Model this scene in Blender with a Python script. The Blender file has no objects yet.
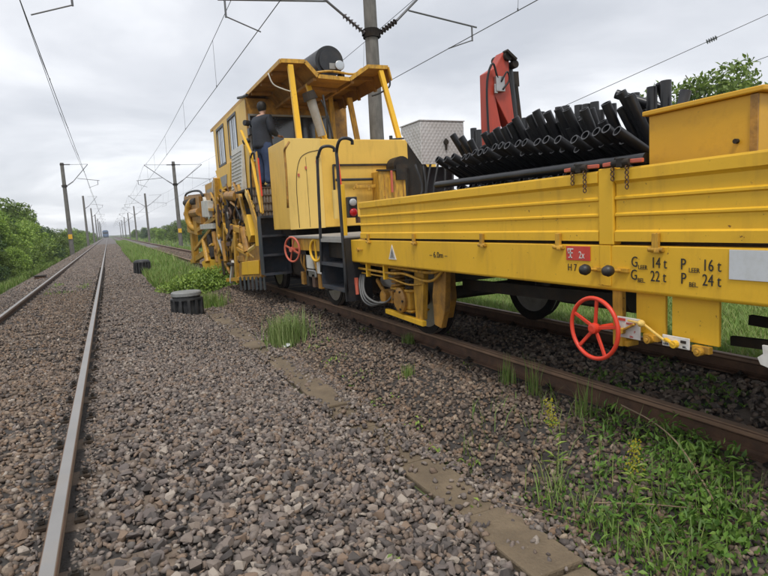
import bpy, bmesh, math, random
import numpy as np
from mathutils import Vector, Matrix, noise as mnoise
R = math.radians
scene = bpy.context.scene
COL = scene.collection

# ------------------------------------------------------------------ camera
cam_data = bpy.data.cameras.new('camera')
cam_data.sensor_fit = 'HORIZONTAL'; cam_data.sensor_width = 36.0
cam_data.lens = 577.0 / 768.0 * 36.0
cam_data.clip_start = 0.05; cam_data.clip_end = 4000
cam = bpy.data.objects.new('camera', cam_data); COL.objects.link(cam)
CAM_MAT = [[0.901108, 0.100405, -0.42181, 0], [-0.430037, 0.08258, -0.899027, 0], [-0.055434, 0.991514, 0.117591, 1.314], [0, 0, 0, 1]]
cam.matrix_world = Matrix(CAM_MAT)
scene.camera = cam
EYE = (0.0, 0.0, 1.314)

# ------------------------------------------------------------------ sky, sun, exposure
SUN_ELEV, SUN_AZ = 60.0, 205.0          # azimuth clockwise from +Y: behind the viewer, to the left
w = bpy.data.worlds.new('World'); scene.world = w; w.use_nodes = True
nt = w.node_tree; N = nt.nodes; L = nt.links
for n in list(N): N.remove(n)
out = N.new('ShaderNodeOutputWorld'); bg = N.new('ShaderNodeBackground')
sky = N.new('ShaderNodeTexSky'); sky.sky_type = 'NISHITA'; sky.sun_disc = False
sky.sun_elevation = R(SUN_ELEV); sky.sun_rotation = R(SUN_AZ)
tc = N.new('ShaderNodeTexCoord'); sep = N.new('ShaderNodeSeparateXYZ')
L.new(tc.outputs['Generated'], sep.inputs[0])
def wmath(op, a, b=None):
    m = N.new('ShaderNodeMath'); m.operation = op
    for i, v in enumerate((a, b)):
        if v is None: continue
        if isinstance(v, (int, float)): m.inputs[i].default_value = v
        else: L.new(v, m.inputs[i])
    return m.outputs[0]
zz = wmath('ADD', wmath('MAXIMUM', sep.outputs[2], 0.0), 0.22)
cx = wmath('DIVIDE', sep.outputs[0], zz); cy = wmath('DIVIDE', sep.outputs[1], zz)
comb = N.new('ShaderNodeCombineXYZ'); L.new(cx, comb.inputs[0]); L.new(cy, comb.inputs[1])
nz = N.new('ShaderNodeTexNoise'); nz.inputs['Scale'].default_value = 0.95; nz.inputs['Detail'].default_value = 6
nz.inputs['Roughness'].default_value = 0.52; nz.inputs['Distortion'].default_value = 0.35
L.new(comb.outputs[0], nz.inputs['Vector'])
ramp = N.new('ShaderNodeValToRGB'); L.new(nz.outputs['Fac'], ramp.inputs[0])
ce = ramp.color_ramp.elements
ce[0].position = 0.33; ce[0].color = (4.4, 4.6, 5.0, 1)
ce[1].position = 0.64; ce[1].color = (8.4, 8.5, 8.7, 1)
e = ce.new(0.50); e.color = (5.9, 6.05, 6.4, 1)
mix = N.new('ShaderNodeMix'); mix.data_type = 'RGBA'; mix.inputs[0].default_value = 0.93
L.new(sky.outputs[0], mix.inputs[6]); L.new(ramp.outputs[0], mix.inputs[7])
L.new(mix.outputs[2], bg.inputs[0]); bg.inputs[1].default_value = 0.10
L.new(bg.outputs[0], out.inputs[0])
sun_d = bpy.data.lights.new('sun', 'SUN'); sun_d.energy = 1.5; sun_d.angle = R(15); sun_d.color = (1.0, 0.965, 0.91)
sun = bpy.data.objects.new('sun', sun_d); COL.objects.link(sun)
sd = Vector((math.sin(R(SUN_AZ)) * math.cos(R(SUN_ELEV)), math.cos(R(SUN_AZ)) * math.cos(R(SUN_ELEV)), math.sin(R(SUN_ELEV))))
sun.rotation_euler = sd.to_track_quat('Z', 'Y').to_euler(); sun.location = (-10, -10, 30)
vs = scene.view_settings; vs.view_transform = 'Standard'; vs.look = 'None'; vs.gamma = 1.0; vs.exposure = 0.55
try: vs.use_curve_mapping = False
except Exception: pass

# ------------------------------------------------------------------ materials
def mat(name, col, rough=0.6, metal=0.0, var=0.25, scale=6.0, dark=None, dirt=0.0, dscale=3.0, streak=False,
        bump=0.0, bscale=60.0, island=None, transl=0.0, spec=0.5, spots=None):
    """procedural paint / stone / leaf: base colour with noise variation, wear or dirt patches, fine relief."""
    m = bpy.data.materials.new(name); m.use_nodes = True
    t = m.node_tree; n = t.nodes; l = t.links
    b = n['Principled BSDF']; o = n['Material Output']
    b.inputs['Roughness'].default_value = rough; b.inputs['Metallic'].default_value = metal
    b.inputs['Specular IOR Level'].default_value = spec
    co = n.new('ShaderNodeTexCoord')
    def nx(sc, det=5, vec=None, rg=0.6):
        q = n.new('ShaderNodeTexNoise'); q.inputs['Scale'].default_value = sc; q.inputs['Detail'].default_value = det
        q.inputs['Roughness'].default_value = rg
        l.new(vec if vec is not None else co.outputs['Object'], q.inputs['Vector']); return q.outputs['Fac']
    def rmp(src, stops):
        q = n.new('ShaderNodeValToRGB'); l.new(src, q.inputs[0]); els = q.color_ramp.elements
        els[0].position, els[0].color = stops[0][0], (*stops[0][1], 1)
        els[1].position, els[1].color = stops[-1][0], (*stops[-1][1], 1)
        for p, c in stops[1:-1]:
            z = els.new(p); z.color = (*c, 1)
        return q.outputs[0]
    def mx(f, a, c, mode='MIX'):
        q = n.new('ShaderNodeMix'); q.data_type = 'RGBA'; q.blend_type = mode
        if isinstance(f, float): q.inputs[0].default_value = f
        else: l.new(f, q.inputs[0])
        for i, v in ((6, a), (7, c)):
            if isinstance(v, tuple): q.inputs[i].default_value = (*v, 1)
            else: l.new(v, q.inputs[i])
        return q.outputs[2]
    if island:
        g = n.new('ShaderNodeNewGeometry'); k = len(island)
        base = rmp(g.outputs['Random Per Island'], [((i + .5) / k, c) for i, c in enumerate(island)])
    else: base = None
    lo = tuple(c * (1 - var) for c in col); hi = tuple(min(1, c * (1 + var)) for c in col)
    v = rmp(nx(scale), [(0.3, lo), (0.7, hi)])
    colr = v if base is None else mx(1.0, base, rmp(nx(scale), [(0.3, (1 - var,) * 3), (0.7, (1 + var,) * 3)]), 'MULTIPLY')
    if dirt > 0:
        dk = dark or tuple(c * 0.25 for c in col)
        if streak:
            mp = n.new('ShaderNodeMapping'); mp.inputs['Scale'].default_value = (1.6, 1.6, 0.3)
            l.new(co.outputs['Object'], mp.inputs[0]); f = nx(dscale * 3, 6, mp.outputs[0], 0.65)
        else: f = nx(dscale, 7, None, 0.68)
        fac = rmp(f, [(0.50 - 0.2 * dirt + .06, (0, 0, 0)), (0.78, (min(1, .35 + dirt * .6),) * 3)])
        colr = mx(fac, colr, dk)
    if spots:
        f = nx(spots[0], 4, None, 0.75)
        colr = mx(rmp(f, [(spots[2], (0, 0, 0)), (spots[2] + .06, (1, 1, 1))]), colr, spots[1])
    l.new(colr, b.inputs['Base Color'])
    if bump > 0:
        bp = n.new('ShaderNodeBump'); bp.inputs['Strength'].default_value = bump; bp.inputs['Distance'].default_value = 0.02
        l.new(nx(bscale, 4), bp.inputs['Height']); l.new(bp.outputs[0], b.inputs['Normal'])
    rr = n.new('ShaderNodeMapRange'); rr.inputs[3].default_value = max(0.05, rough - .12); rr.inputs[4].default_value = min(1, rough + .15)
    l.new(nx(scale * 2), rr.inputs[0]); l.new(rr.outputs[0], b.inputs['Roughness'])
    if transl > 0:
        tb = n.new('ShaderNodeBsdfTranslucent'); l.new(colr, tb.inputs[0]); ms = n.new('ShaderNodeMixShader')
        ms.inputs[0].default_value = transl; l.new(b.outputs[0], ms.inputs[1]); l.new(tb.outputs[0], ms.inputs[2]); l.new(ms.outputs[0], o.inputs[0])
    return m
M = {}
RUST = (0.10, 0.045, 0.02)
M['yellow'] = mat('yellow_paint', (0.76, 0.44, 0.028), 0.45, var=.06, scale=1.6, dark=(0.42, 0.22, 0.03), dirt=.2, dscale=1.6, streak=True, bump=.06, bscale=25, spec=.35, spots=(24, (0.17, .07, .02), .65))
M['yellow_old'] = mat('weathered_yellow_paint', (0.62, 0.335, 0.03), 0.5, var=.14, scale=4, dark=(0.13, 0.065, 0.02), dirt=.9, dscale=5, streak=True, bump=.1, bscale=30, spots=(30, (0.09, .04, .015), .64))
M['yellow_grease'] = mat('greasy_yellow_paint', (0.46, 0.225, 0.03), 0.5, var=.2, scale=7, dark=(0.06, 0.035, 0.018), dirt=1.0, dscale=6, bump=.15, bscale=40)  # greasy gear paint; on the cab rear wall its darkness paints in shade
M['yellow_mid'] = mat('mid_yellow_paint', (0.75, 0.46, 0.075), 0.48, var=.08, scale=1.5, dark=(0.38, 0.2, 0.035), dirt=.28, dscale=1.6, streak=True, bump=.05, bscale=25, spots=(30, (0.18, .08, .02), .70))
M['yellow_pale'] = mat('pale_yellow_paint', (0.76, 0.52, 0.14), 0.45, var=.04, scale=1.5, dark=(0.42, 0.27, 0.07), dirt=.12, dscale=1.6, streak=True, bump=.05, bscale=25, spots=(34, (0.2, .1, .03), .71))
M['ochre_box'] = mat('ochre_box_paint', (0.66, 0.35, 0.018), 0.5, var=.06, scale=2.5, dark=(0.33, 0.16, 0.02), dirt=.35, dscale=4, bump=.05, bscale=30, spots=(30, (0.14, .06, .02), .70))
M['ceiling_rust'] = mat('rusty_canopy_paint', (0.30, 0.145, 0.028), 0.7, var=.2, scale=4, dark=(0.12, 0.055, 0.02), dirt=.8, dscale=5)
M['black'] = mat('black_steel', (0.018, 0.019, 0.022), 0.45, var=.3, scale=8, dark=(0.07, .055, .04), dirt=.4, dscale=5)
M['dark'] = mat('grimy_dark_steel', (0.028, 0.024, 0.02), 0.7, var=.4, scale=6, dark=(0.07, .04, .02), dirt=.6, dscale=5, bump=.2, spec=.25)
M['wheel'] = mat('oily_wheel_steel', (0.016, 0.014, 0.013), 0.75, var=.4, scale=6, dark=(0.05, .032, .02), dirt=.5, dscale=5, spec=.2)
M['step'] = mat('dark_blue_step_paint', (0.035, 0.042, 0.055), 0.45, var=.3, scale=5, dark=(0.12, .09, .07), dirt=.5, dscale=4)
M['steel'] = mat('worn_steel', (0.42, 0.41, 0.40), 0.35, 0.85, var=.15, scale=10, dark=(.2, .17, .14), dirt=.4, dscale=6)
M['grey'] = mat('grey_paint', (0.30, 0.29, 0.27), 0.55, var=.1, scale=5, dark=(.16, .13, .1), dirt=.6, dscale=5)
M['palegrey'] = mat('pale_grey_panel', (0.56, 0.55, 0.50), 0.5, var=.08, scale=5, dark=(.28, .22, .14), dirt=.5, dscale=6)
M['white'] = mat('dirty_white_plate', (0.68, 0.66, 0.62), 0.5, var=.06, scale=6, dark=(.3, .23, .17), dirt=.5, dscale=8)
M['platewhite'] = mat('faded_white_plate', (0.60, 0.62, 0.64), 0.5, var=.05, scale=6, dark=(.42, .42, .38), dirt=.4, dscale=8)
M['red'] = mat('red_paint', (0.72, 0.055, 0.025), 0.4, var=.1, scale=9, dark=(.3, .03, .02), dirt=.35, dscale=9, spots=(40, (.08, .03, .02), .68))
M['red_faded'] = mat('faded_red_paint', (0.55, 0.12, 0.07), 0.55, var=.15, scale=9, dark=(.2, .05, .03), dirt=.5, dscale=9)
M['crane_red'] = mat('crane_red_paint', (0.43, 0.055, 0.03), 0.45, var=.1, scale=4, dark=(.2, .04, .03), dirt=.4, dscale=5, streak=True, spots=(30, (.08, .03, .02), .70))
M['sign_red'] = mat('red_sign', (0.58, 0.05, 0.035), 0.5, var=.08, scale=12, dark=(.4, .12, .08), dirt=.4, dscale=12)
M['ink'] = mat('black_lettering', (0.02, 0.02, 0.02), 0.6, var=.3, scale=30)
M['plastic'] = mat('black_plastic_pipe', (0.013, 0.0135, 0.016), 0.33, var=.3, scale=4, dark=(.05, .048, .045), dirt=.45, dscale=4, island=None)
M['plastic_rim'] = mat('cut_pipe_rim', (0.06, 0.06, 0.064), 0.55, var=.25, scale=12)
M['glass'] = mat('cab_glass', (0.46, 0.50, 0.54), 0.06, var=.1, scale=3, spec=1.0)  # pale base colour stands in for sky reflected in the cab panes
M['darkglass'] = mat('dark_cab_glass', (0.02, 0.026, 0.032), 0.06, var=.4, scale=3, spec=1.0)
M['lampred'] = mat('red_lens', (0.42, 0.012, 0.015), 0.15, var=.1)
M['lampwhite'] = mat('clear_lens', (0.45, 0.45, 0.44), 0.12, var=.08)
M['rubber'] = mat('rubber_hose', (0.016, 0.016, 0.017), 0.6, var=.3)
M['hosegrey'] = mat('grey_hose', (0.12, 0.12, 0.115), 0.5, var=.15, scale=8)
M['railtop'] = mat('polished_rail_head', (0.27, 0.26, 0.25), 0.42, 0.3, var=.12, scale=3, dark=(.34, .29, .24), dirt=.45, dscale=2.5)
M['railside'] = mat('rusty_rail_side', (0.115, 0.062, 0.036), 0.8, var=.3, scale=9, dark=(.04, .03, .025), dirt=.6, dscale=6, bump=.3)
M['railhead'] = mat('worn_rail_head_side', (0.22, 0.165, 0.12), 0.6, 0.1, var=.2, scale=5, dark=(.12, .08, .055), dirt=.5, dscale=5)
M['railbrown'] = mat('brown_rail_head', (0.25, 0.155, 0.095), 0.6, 0.1, var=.2, scale=5, dark=(.09, .055, .035), dirt=.5, dscale=3)
M['sleeper'] = mat('dirty_sleeper', (0.16, 0.12, 0.088), 0.9, var=.3, scale=7, dark=(.07, .055, .045), dirt=.7, dscale=4, bump=.4, bscale=40)
M['concrete'] = mat('weathered_concrete', (0.16, 0.15, 0.135), 0.85, var=.2, scale=4, dark=(.06, .055, .05), dirt=.6, dscale=3, streak=True, bump=.25)
M['lidgrey'] = mat('grey_concrete_lid', (0.24, 0.245, 0.24), 0.8, var=.15, scale=9, dark=(.11, .11, .10), dirt=.6, dscale=8, bump=.3, bscale=90)
M['ribblack'] = mat('black_ribbed_plastic', (0.024, 0.025, 0.027), 0.55, var=.3, scale=7, dark=(.08, .075, .065), dirt=.5, dscale=6)
M['slab'] = mat('earthy_slab', (0.165, 0.125, 0.08), 0.95, var=.25, scale=5, dark=(.10, .075, .05), dirt=.7, dscale=4, bump=.5, bscale=55, spots=(45, (.38, .34, .28), .69))
M['soil'] = mat('ballast_base', (0.05, 0.044, 0.04), 0.95, var=.35, scale=22, dark=(.04, .035, .03), dirt=.8, dscale=14, bump=.8, bscale=45)  # shadow in the gaps between stones is put into this dark colour
M['soil_far'] = mat('far_ballast_surface', (0.145, 0.128, 0.12), 0.95, var=.35, scale=30, dark=(.09, .08, .072), dirt=.6, dscale=14, bump=.8, bscale=30)
M['earth'] = mat('green_earth', (0.075, 0.10, 0.03), 0.95, var=.35, scale=1.2, dark=(.075, .06, .035), dirt=.5, dscale=.8, bump=.6, bscale=8)
STONES = [tuple(k * f for k, f in zip(q, (1.10, 1.03, .955))) for q in [(.055, .05, .05), (.13, .115, .112), (.19, .165, .15), (.09, .083, .082), (.26, .225, .20), (.15, .13, .122), (.20, .15, .115), (.11, .102, .10), (.33, .30, .27), (.165, .145, .14), (.205, .155, .118), (.08, .07, .068)]]
M['stone'] = mat('ballast_stone', (.17, .15, .14), 0.85, var=.22, scale=35, island=STONES, bump=.35, bscale=120)
M['stone_brown'] = mat('brown_ballast_stone', (.17, .14, .12), 0.88, var=.22, scale=35, island=[(c[0] * .92, c[1] * .84, c[2] * .74) for c in STONES], bump=.35, bscale=120)
M['stone_dark'] = mat('oily_ballast_stone', (.07, .06, .055), 0.85, var=.25, scale=35, island=[(c[0] * 1.1, c[1] * 1.06, c[2] * .98) for c in STONES], bump=.35, bscale=120)  # slightly lighter stone tones for the ballast under wagon and machine
def greens(a, k=1.0): return [tuple(min(1, c * k) for c in q) for q in a]
G1 = [(q[0] * 2.35, q[1] * 1.9, q[2] * 1.7) for q in [(.045, .090, .016), (.075, .135, .024), (.055, .105, .022), (.10, .165, .032), (.038, .075, .017), (.085, .145, .03)]]
M['leaf'] = mat('green_leaf', (.07, .12, .03), 0.55, var=.18, scale=1.5, island=G1, transl=.35)
M['leaf_bright'] = mat('bright_green_leaf', (.09, .16, .03), 0.55, var=.15, scale=2, island=greens(G1, 1.6), transl=.35)
M['weed_leaf'] = mat('weed_leaf', (.09, .18, .03), 0.55, var=.15, scale=2, island=[(.07, .16, .02), (.14, .27, .035), (.095, .20, .03), (.20, .33, .05), (.16, .25, .05), (.075, .14, .028)], transl=.35)
M['leaf_dark'] = mat('dark_green_leaf', (.04, .08, .03), 0.55, var=.18, scale=1.5, island=greens([(.07, .125, .034), (.05, .10, .03), (.085, .15, .038)], .95), transl=.3)
M['grass'] = mat('grass_blade', (.10, .17, .04), 0.6, var=.15, scale=2, island=[(.20, .32, .06), (.16, .28, .05), (.26, .34, .08), (.30, .32, .12), (.15, .25, .05)], transl=.35)
M['grass_pale'] = mat('pale_grass', (.2, .26, .08), 0.6, var=.15, scale=2, island=[(.24, .32, .10), (.30, .36, .14), (.20, .30, .08)], transl=.35)
M['bark'] = mat('bark', (.075, .055, .04), 0.9, var=.3, scale=12, bump=.5)
M['twig'] = mat('dry_twig', (.24, .17, .11), 0.8, var=.25, scale=15)
M['flower'] = mat('yellow_flower', (.55, .48, .03), 0.6, var=.15, scale=15, island=[(.55, .48, .03), (.42, .42, .04), (.6, .55, .08)], transl=.3)
M['wire'] = mat('overhead_wire', (.05, .05, .052), 0.5, .3, var=.2)
M['galv'] = mat('galvanised_tube', (.13, .13, .135), 0.5, .3, var=.2, scale=5)
M['insul'] = mat('brown_insulator', (.035, .026, .024), 0.3, var=.2)
M['insulgrey'] = mat('grey_insulator', (.13, .14, .14), 0.4, var=.2)
M['denim'] = mat('blue_denim', (.035, .055, .115), 0.9, var=.25, scale=10, bump=.3, bscale=80)
M['jacket'] = mat('dark_jacket', (.020, .024, .034), 0.75, var=.3, scale=9, bump=.3, bscale=40)
M['skin'] = mat('skin', (.45, .26, .18), 0.6, var=.08)
M['hair'] = mat('dark_hair', (.014, .011, .009), 0.6, var=.3, scale=40)
M['trainblue'] = mat('far_train_paint', (.10, .16, .26), 0.5, var=.1)
M['litter'] = mat('white_litter', (.72, .73, .75), 0.6, var=.05)
# diamond plate: relief only
def checker_mat():
    m = mat('diamond_plate', (0.60, 0.575, 0.55), 0.5, 0.35, var=.08, scale=5, dark=(.25, .22, .19), dirt=.4, dscale=5)
    t = m.node_tree; n = t.nodes; l = t.links; b = n['Principled BSDF']
    co = n.new('ShaderNodeTexCoord'); ws = []
    for rot in (45, -45):
        mp = n.new('ShaderNodeMapping'); mp.inputs['Rotation'].default_value = (R(rot), R(rot), 0); l.new(co.outputs['Object'], mp.inputs[0])
        wv = n.new('ShaderNodeTexWave'); wv.inputs['Scale'].default_value = 9.0; wv.bands_direction = 'Z'; l.new(mp.outputs[0], wv.inputs[0]); ws.append(wv.outputs['Fac'])
    mu = n.new('ShaderNodeMath'); mu.operation = 'MULTIPLY'; l.new(ws[0], mu.inputs[0]); l.new(ws[1], mu.inputs[1])
    bp = n.new('ShaderNodeBump'); bp.inputs['Strength'].default_value = .3; bp.inputs['Distance'].default_value = .01
    l.new(mu.outputs[0], bp.inputs['Height']); l.new(bp.outputs[0], b.inputs['Normal'])
    return m
M['checker'] = checker_mat()

# ------------------------------------------------------------------ mesh builder
class MB:
    def __init__(s): s.v = []; s.f = []; s.T = None
    def _add(s, vs, fs):
        k = len(s.v)
        s.v += [tuple(s.T @ Vector(p)) if s.T else tuple(p) for p in vs]
        s.f += [tuple(i + k for i in f) for f in fs]
        return s
    def box(s, x0, x1, y0, y1, z0, z1):
        return s._add([(x0, y0, z0), (x1, y0, z0), (x1, y1, z0), (x0, y1, z0), (x0, y0, z1), (x1, y0, z1), (x1, y1, z1), (x0, y1, z1)],
                      [(3, 2, 1, 0), (4, 5, 6, 7), (0, 1, 5, 4), (1, 2, 6, 5), (2, 3, 7, 6), (3, 0, 4, 7)])
    def bar(s, p0, p1, w, h, up=(0, 0, 1)):
        p0 = Vector(p0); p1 = Vector(p1); d = (p1 - p0).normalized(); u = Vector(up)
        if abs(d.dot(u)) > .97: u = Vector((0, 1, 0)) if abs(d.y) < .9 else Vector((1, 0, 0))
        a = d.cross(u).normalized() * w / 2; b = a.cross(d).normalized() * h / 2
        return s._add([p0 - a - b, p0 + a - b, p0 + a + b, p0 - a + b, p1 - a - b, p1 + a - b, p1 + a + b, p1 - a + b],
                      [(3, 2, 1, 0), (4, 5, 6, 7), (0, 1, 5, 4), (1, 2, 6, 5), (2, 3, 7, 6), (3, 0, 4, 7)])
    def cyl(s, p0, p1, r0, r1=None, n=12, cap=True):
        r1 = r0 if r1 is None else r1
        p0 = Vector(p0); p1 = Vector(p1); d = (p1 - p0).normalized()
        u = Vector((0, 0, 1)) if abs(d.z) < .9 else Vector((1, 0, 0))
        a = d.cross(u).normalized(); b = d.cross(a)
        vs = []
        for p, r in ((p0, r0), (p1, r1)):
            for i in range(n):
                t = 2 * math.pi * i / n; vs.append(p + a * r * math.cos(t) + b * r * math.sin(t))
        fs = [(i, i + n, (i + 1) % n + n, (i + 1) % n) for i in range(n)]
        if cap: fs += [tuple(range(n)), tuple(range(2 * n - 1, n - 1, -1))]
        return s._add(vs, fs)
    def tube(s, pts, r, n=8, rad=None):
        pts = [Vector(p) for p in pts]
        if 4 <= len(pts) <= 12 and rad is None:      # round the bends
            q = [pts[0] * 2 - pts[1]] + pts + [pts[-1] * 2 - pts[-2]]; o_ = []
            for i in range(1, len(q) - 2):
                for k in range(4):
                    t = k / 4; a, b, c, d = q[i - 1:i + 3]
                    o_.append(.5 * ((2 * b) + (c - a) * t + (2 * a - 5 * b + 4 * c - d) * t * t + (3 * b - a - 3 * c + d) * t ** 3))
            pts = o_ + [pts[-1]]
        m = len(pts); vs = []; fs = []
        for i, p in enumerate(pts):
            d = ((pts[min(i + 1, m - 1)] - pts[max(i - 1, 0)])).normalized()
            u = Vector((0, 0, 1)) if abs(d.z) < .95 else Vector((0.3, 1, 0)).normalized()
            if i == 0: a = d.cross(u).normalized()
            else:
                a = (pa - d * pa.dot(d)).normalized()
            pa = a; b = d.cross(a); rr = rad[i] if rad else r
            for j in range(n):
                t = 2 * math.pi * j / n; vs.append(p + a * rr * math.cos(t) + b * rr * math.sin(t))
        for i in range(m - 1):
            for j in range(n): fs.append((i * n + j, (i + 1) * n + j, (i + 1) * n + (j + 1) % n, i * n + (j + 1) % n))
        fs += [tuple(range(n)), tuple(range(m * n - 1, (m - 1) * n - 1, -1))]
        return s._add(vs, fs)
    def ring(s, c, axis, Rr, r, n=28, k=8):
        c = Vector(c); d = Vector(axis).normalized(); u = Vector((0, 0, 1)) if abs(d.z) < .9 else Vector((1, 0, 0))
        a = d.cross(u).normalized(); b = d.cross(a); vs = []; fs = []
        for i in range(n):
            t = 2 * math.pi * i / n; o = a * math.cos(t) + b * math.sin(t)
            for j in range(k):
                q = 2 * math.pi * j / k; vs.append(c + o * (Rr + r * math.cos(q)) + d * r * math.sin(q))
        for i in range(n):
            for j in range(k): fs.append((i * k + j, i * k + (j + 1) % k, ((i + 1) % n) * k + (j + 1) % k, ((i + 1) % n) * k + j))
        return s._add(vs, fs)
    def prism(s, poly, axis, a0, a1):
        """polygon in the two other axes, extruded along axis ('x','y','z') from a0 to a1"""
        def P(p, a):
            return {'x': (a, p[0], p[1]), 'y': (p[0], a, p[1]), 'z': (p[0], p[1], a)}[axis]
        n = len(poly); vs = [P(p, a0) for p in poly] + [P(p, a1) for p in poly]
        fs = [(i, (i + 1) % n, (i + 1) % n + n, i + n) for i in range(n)] + [tuple(range(n - 1, -1, -1)), tuple(range(n, 2 * n))]
        return s._add(vs, fs)
    def lathe(s, c, prof, n=24, axis='z'):
        vs = []; fs = []; c = Vector(c)
        for r, h in prof:
            for i in range(n):
                t = 2 * math.pi * i / n; q = (r * math.cos(t), r * math.sin(t))
                vs.append(c + Vector({'z': (q[0], q[1], h), 'x': (h, q[0], q[1]), 'y': (q[0], h, q[1])}[axis]))
        for k in range(len(prof) - 1):
            for i in range(n): fs.append((k * n + i, k * n + (i + 1) % n, (k + 1) * n + (i + 1) % n, (k + 1) * n + i))
        fs += [tuple(range(n - 1, -1, -1)), tuple(range((len(prof) - 1) * n, len(prof) * n))]
        return s._add(vs, fs)
    def build(s, name, m, parent=None, bevel=0.0, smooth=False, base=None):
        b = Vector(parent['_b']) if parent is not None else Vector(base or (0, 0, 0))
        me = bpy.data.meshes.new(name); me.from_pydata([tuple(Vector(p) - b) for p in s.v], [], s.f)
        bm = bmesh.new(); bm.from_mesh(me); bmesh.ops.recalc_face_normals(bm, faces=bm.faces[:]); bm.to_mesh(me); bm.free()
        me.materials.append(M[m] if isinstance(m, str) else m)
        if smooth: me.shade_smooth() if hasattr(me, 'shade_smooth') else None
        o = bpy.data.objects.new(name, me); COL.objects.link(o)
        if parent is not None: o.parent = parent; o['_b'] = parent['_b']
        else: o.location = b; o['_b'] = tuple(b)
        if bevel:
            bv = o.modifiers.new('bevel', 'BEVEL'); bv.width = bevel; bv.segments = 2; bv.limit_method = 'ANGLE'; bv.angle_limit = R(40)
        if smooth and not hasattr(me, 'shade_auto'):
            pass
        return o
def smooth_by_angle(o, ang=40):
    me = o.data
    me.polygons.foreach_set('use_smooth', [True] * len(me.polygons))
    try: me.set_sharp_from_angle(angle=R(ang))
    except Exception: pass
    return o
def thing(name, loc, label, cat, group=None):
    o = bpy.data.objects.new(name, None); o.empty_display_size = .2; COL.objects.link(o); o.location = loc
    o['_b'] = tuple(loc); return tag(o, label, cat, group)
def tag(o, label=None, cat=None, group=None, kind=None):
    if label: o['label'] = label
    if cat: o['category'] = cat
    if group: o['group'] = group
    if kind: o['kind'] = kind
    return o
def copy_tree(o, parent=None):
    c = o.copy(); COL.objects.link(c)
    if parent is not None: c.parent = parent
    for ch in o.children: copy_tree(ch, c)
    return c
def raw_mesh(name, V, F, m, parent=None, base=(0, 0, 0), smooth=False):
    """fast path for big numpy meshes: V (n,3), F (m,3) or (m,4)"""
    V = np.asarray(V, np.float32); F = np.asarray(F, np.int32); k = F.shape[1]
    me = bpy.data.meshes.new(name); me.vertices.add(len(V)); me.vertices.foreach_set('co', (V - np.array(base, np.float32)).ravel())
    me.loops.add(F.size); me.loops.foreach_set('vertex_index', F.ravel()); me.polygons.add(len(F))
    me.polygons.foreach_set('loop_start', np.arange(0, F.size, k, dtype=np.int32))
    if smooth: me.polygons.foreach_set('use_smooth', np.ones(len(F), bool))
    me.update(calc_edges=True); me.materials.append(M[m] if isinstance(m, str) else m)
    o = bpy.data.objects.new(name, me); COL.objects.link(o); o.location = base; o['_b'] = tuple(base)
    if parent is not None: o.parent = parent; o.location = (0, 0, 0)
    return o
CM = np.array(CAM_MAT)[:3, :3]
def in_view(P, margin=0.12):
    q = (np.asarray(P) - np.array(EYE)) @ CM
    d = np.maximum(-q[:, 2], 1e-3); u = q[:, 0] / d * 577 / 384; v = q[:, 1] / d * 577 / 288
    return (q[:, 2] < -.3) & (np.abs(u) < 1 + margin) & (np.abs(v) < 1 + margin)

# ------------------------------------------------------------------ ground profile (rail head = 0)
PX = [-900, -9, -6, -4.4, -3.3, -2.75, -2.3, -1.0, .15, .8, 1.55, 2.02, 2.35, 2.75, 3.2, 5.15, 5.7, 6.3, 9, 900]
PZ = [-.9, -.9, -.8, -.68, -.45, -.19, -.125, -.125, -.125, -.205, -.345, -.345, -.27, -.168, -.165, -.165, -.25, -.45, -.5, -.5]
def zg(x): return np.interp(x, PX, PZ)
TC1, TC2, HG = -1.103, 3.973, 0.75       # track centres, half gauge between rail heads
def sheet(name, xs, ys, m, dz=0.0, rough=0.012, kind='structure'):
    V = []; F = []
    for j, y in enumerate(ys):
        for x in xs:
            z = float(zg(x)) + dz + (mnoise.noise((x * 1.7, y * 1.7, 0)) * rough if -8 < x < 8 else 0)
            V.append((x, y, z))
    nxs = len(xs)
    for j in range(len(ys) - 1):
        for i in range(nxs - 1): F.append((j * nxs + i, j * nxs + i + 1, (j + 1) * nxs + i + 1, (j + 1) * nxs + i))
    o = raw_mesh(name, V, F, m, smooth=True); o['kind'] = kind; return o
ys = [-30, -10, -4] + [i * .5 for i in range(0, 60)] + [30 + 2.5 * i for i in range(20)] + [80 + 20 * i for i in range(12)] + [340, 500, 800, 1500]
gx = [-900, -200, -60, -20, -9, -7, -6, -5, -4.4, -3.8, -3.3, -2.75, -2.3, -1.6, -1, -.4, .25, .8, 1.2, 1.55, 2.02, 2.35, 2.75, 3.2, 4, 5.15, 5.7, 6.3, 7.5, 9, 20, 60, 200, 900]
sheet('ground', gx, ys, 'earth')
ysn = [y for y in ys[1:-3] if y <= 52.5]; ysf = [y for y in ys[1:-3] if y >= 52.5]
sheet('ballast_bed', [-3.25, -2.75, -2.3, -1.6, -1, -.4, .25, .6, .8, 1.0, 1.25, 1.55], ysn, 'soil', .012)
sheet('far_ballast', [-3.25, -2.75, -2.3, -1.6, -1, -.4, .25, .6, .8, 1.0, 1.25, 1.55], ysf, 'soil_far', .02)
sheet('far_ballast', [2.2, 2.35, 2.55, 2.75, 3.2, 3.6, 4, 4.5, 5.15, 5.5, 5.75], ysf, 'soil_far', .02)
bed2 = sheet('ballast_bed', [2.02, 2.2, 2.35, 2.55, 2.75, 3.2, 3.6, 4, 4.5, 5.15, 5.5, 5.75], ysn, 'soil', .012)

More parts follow.
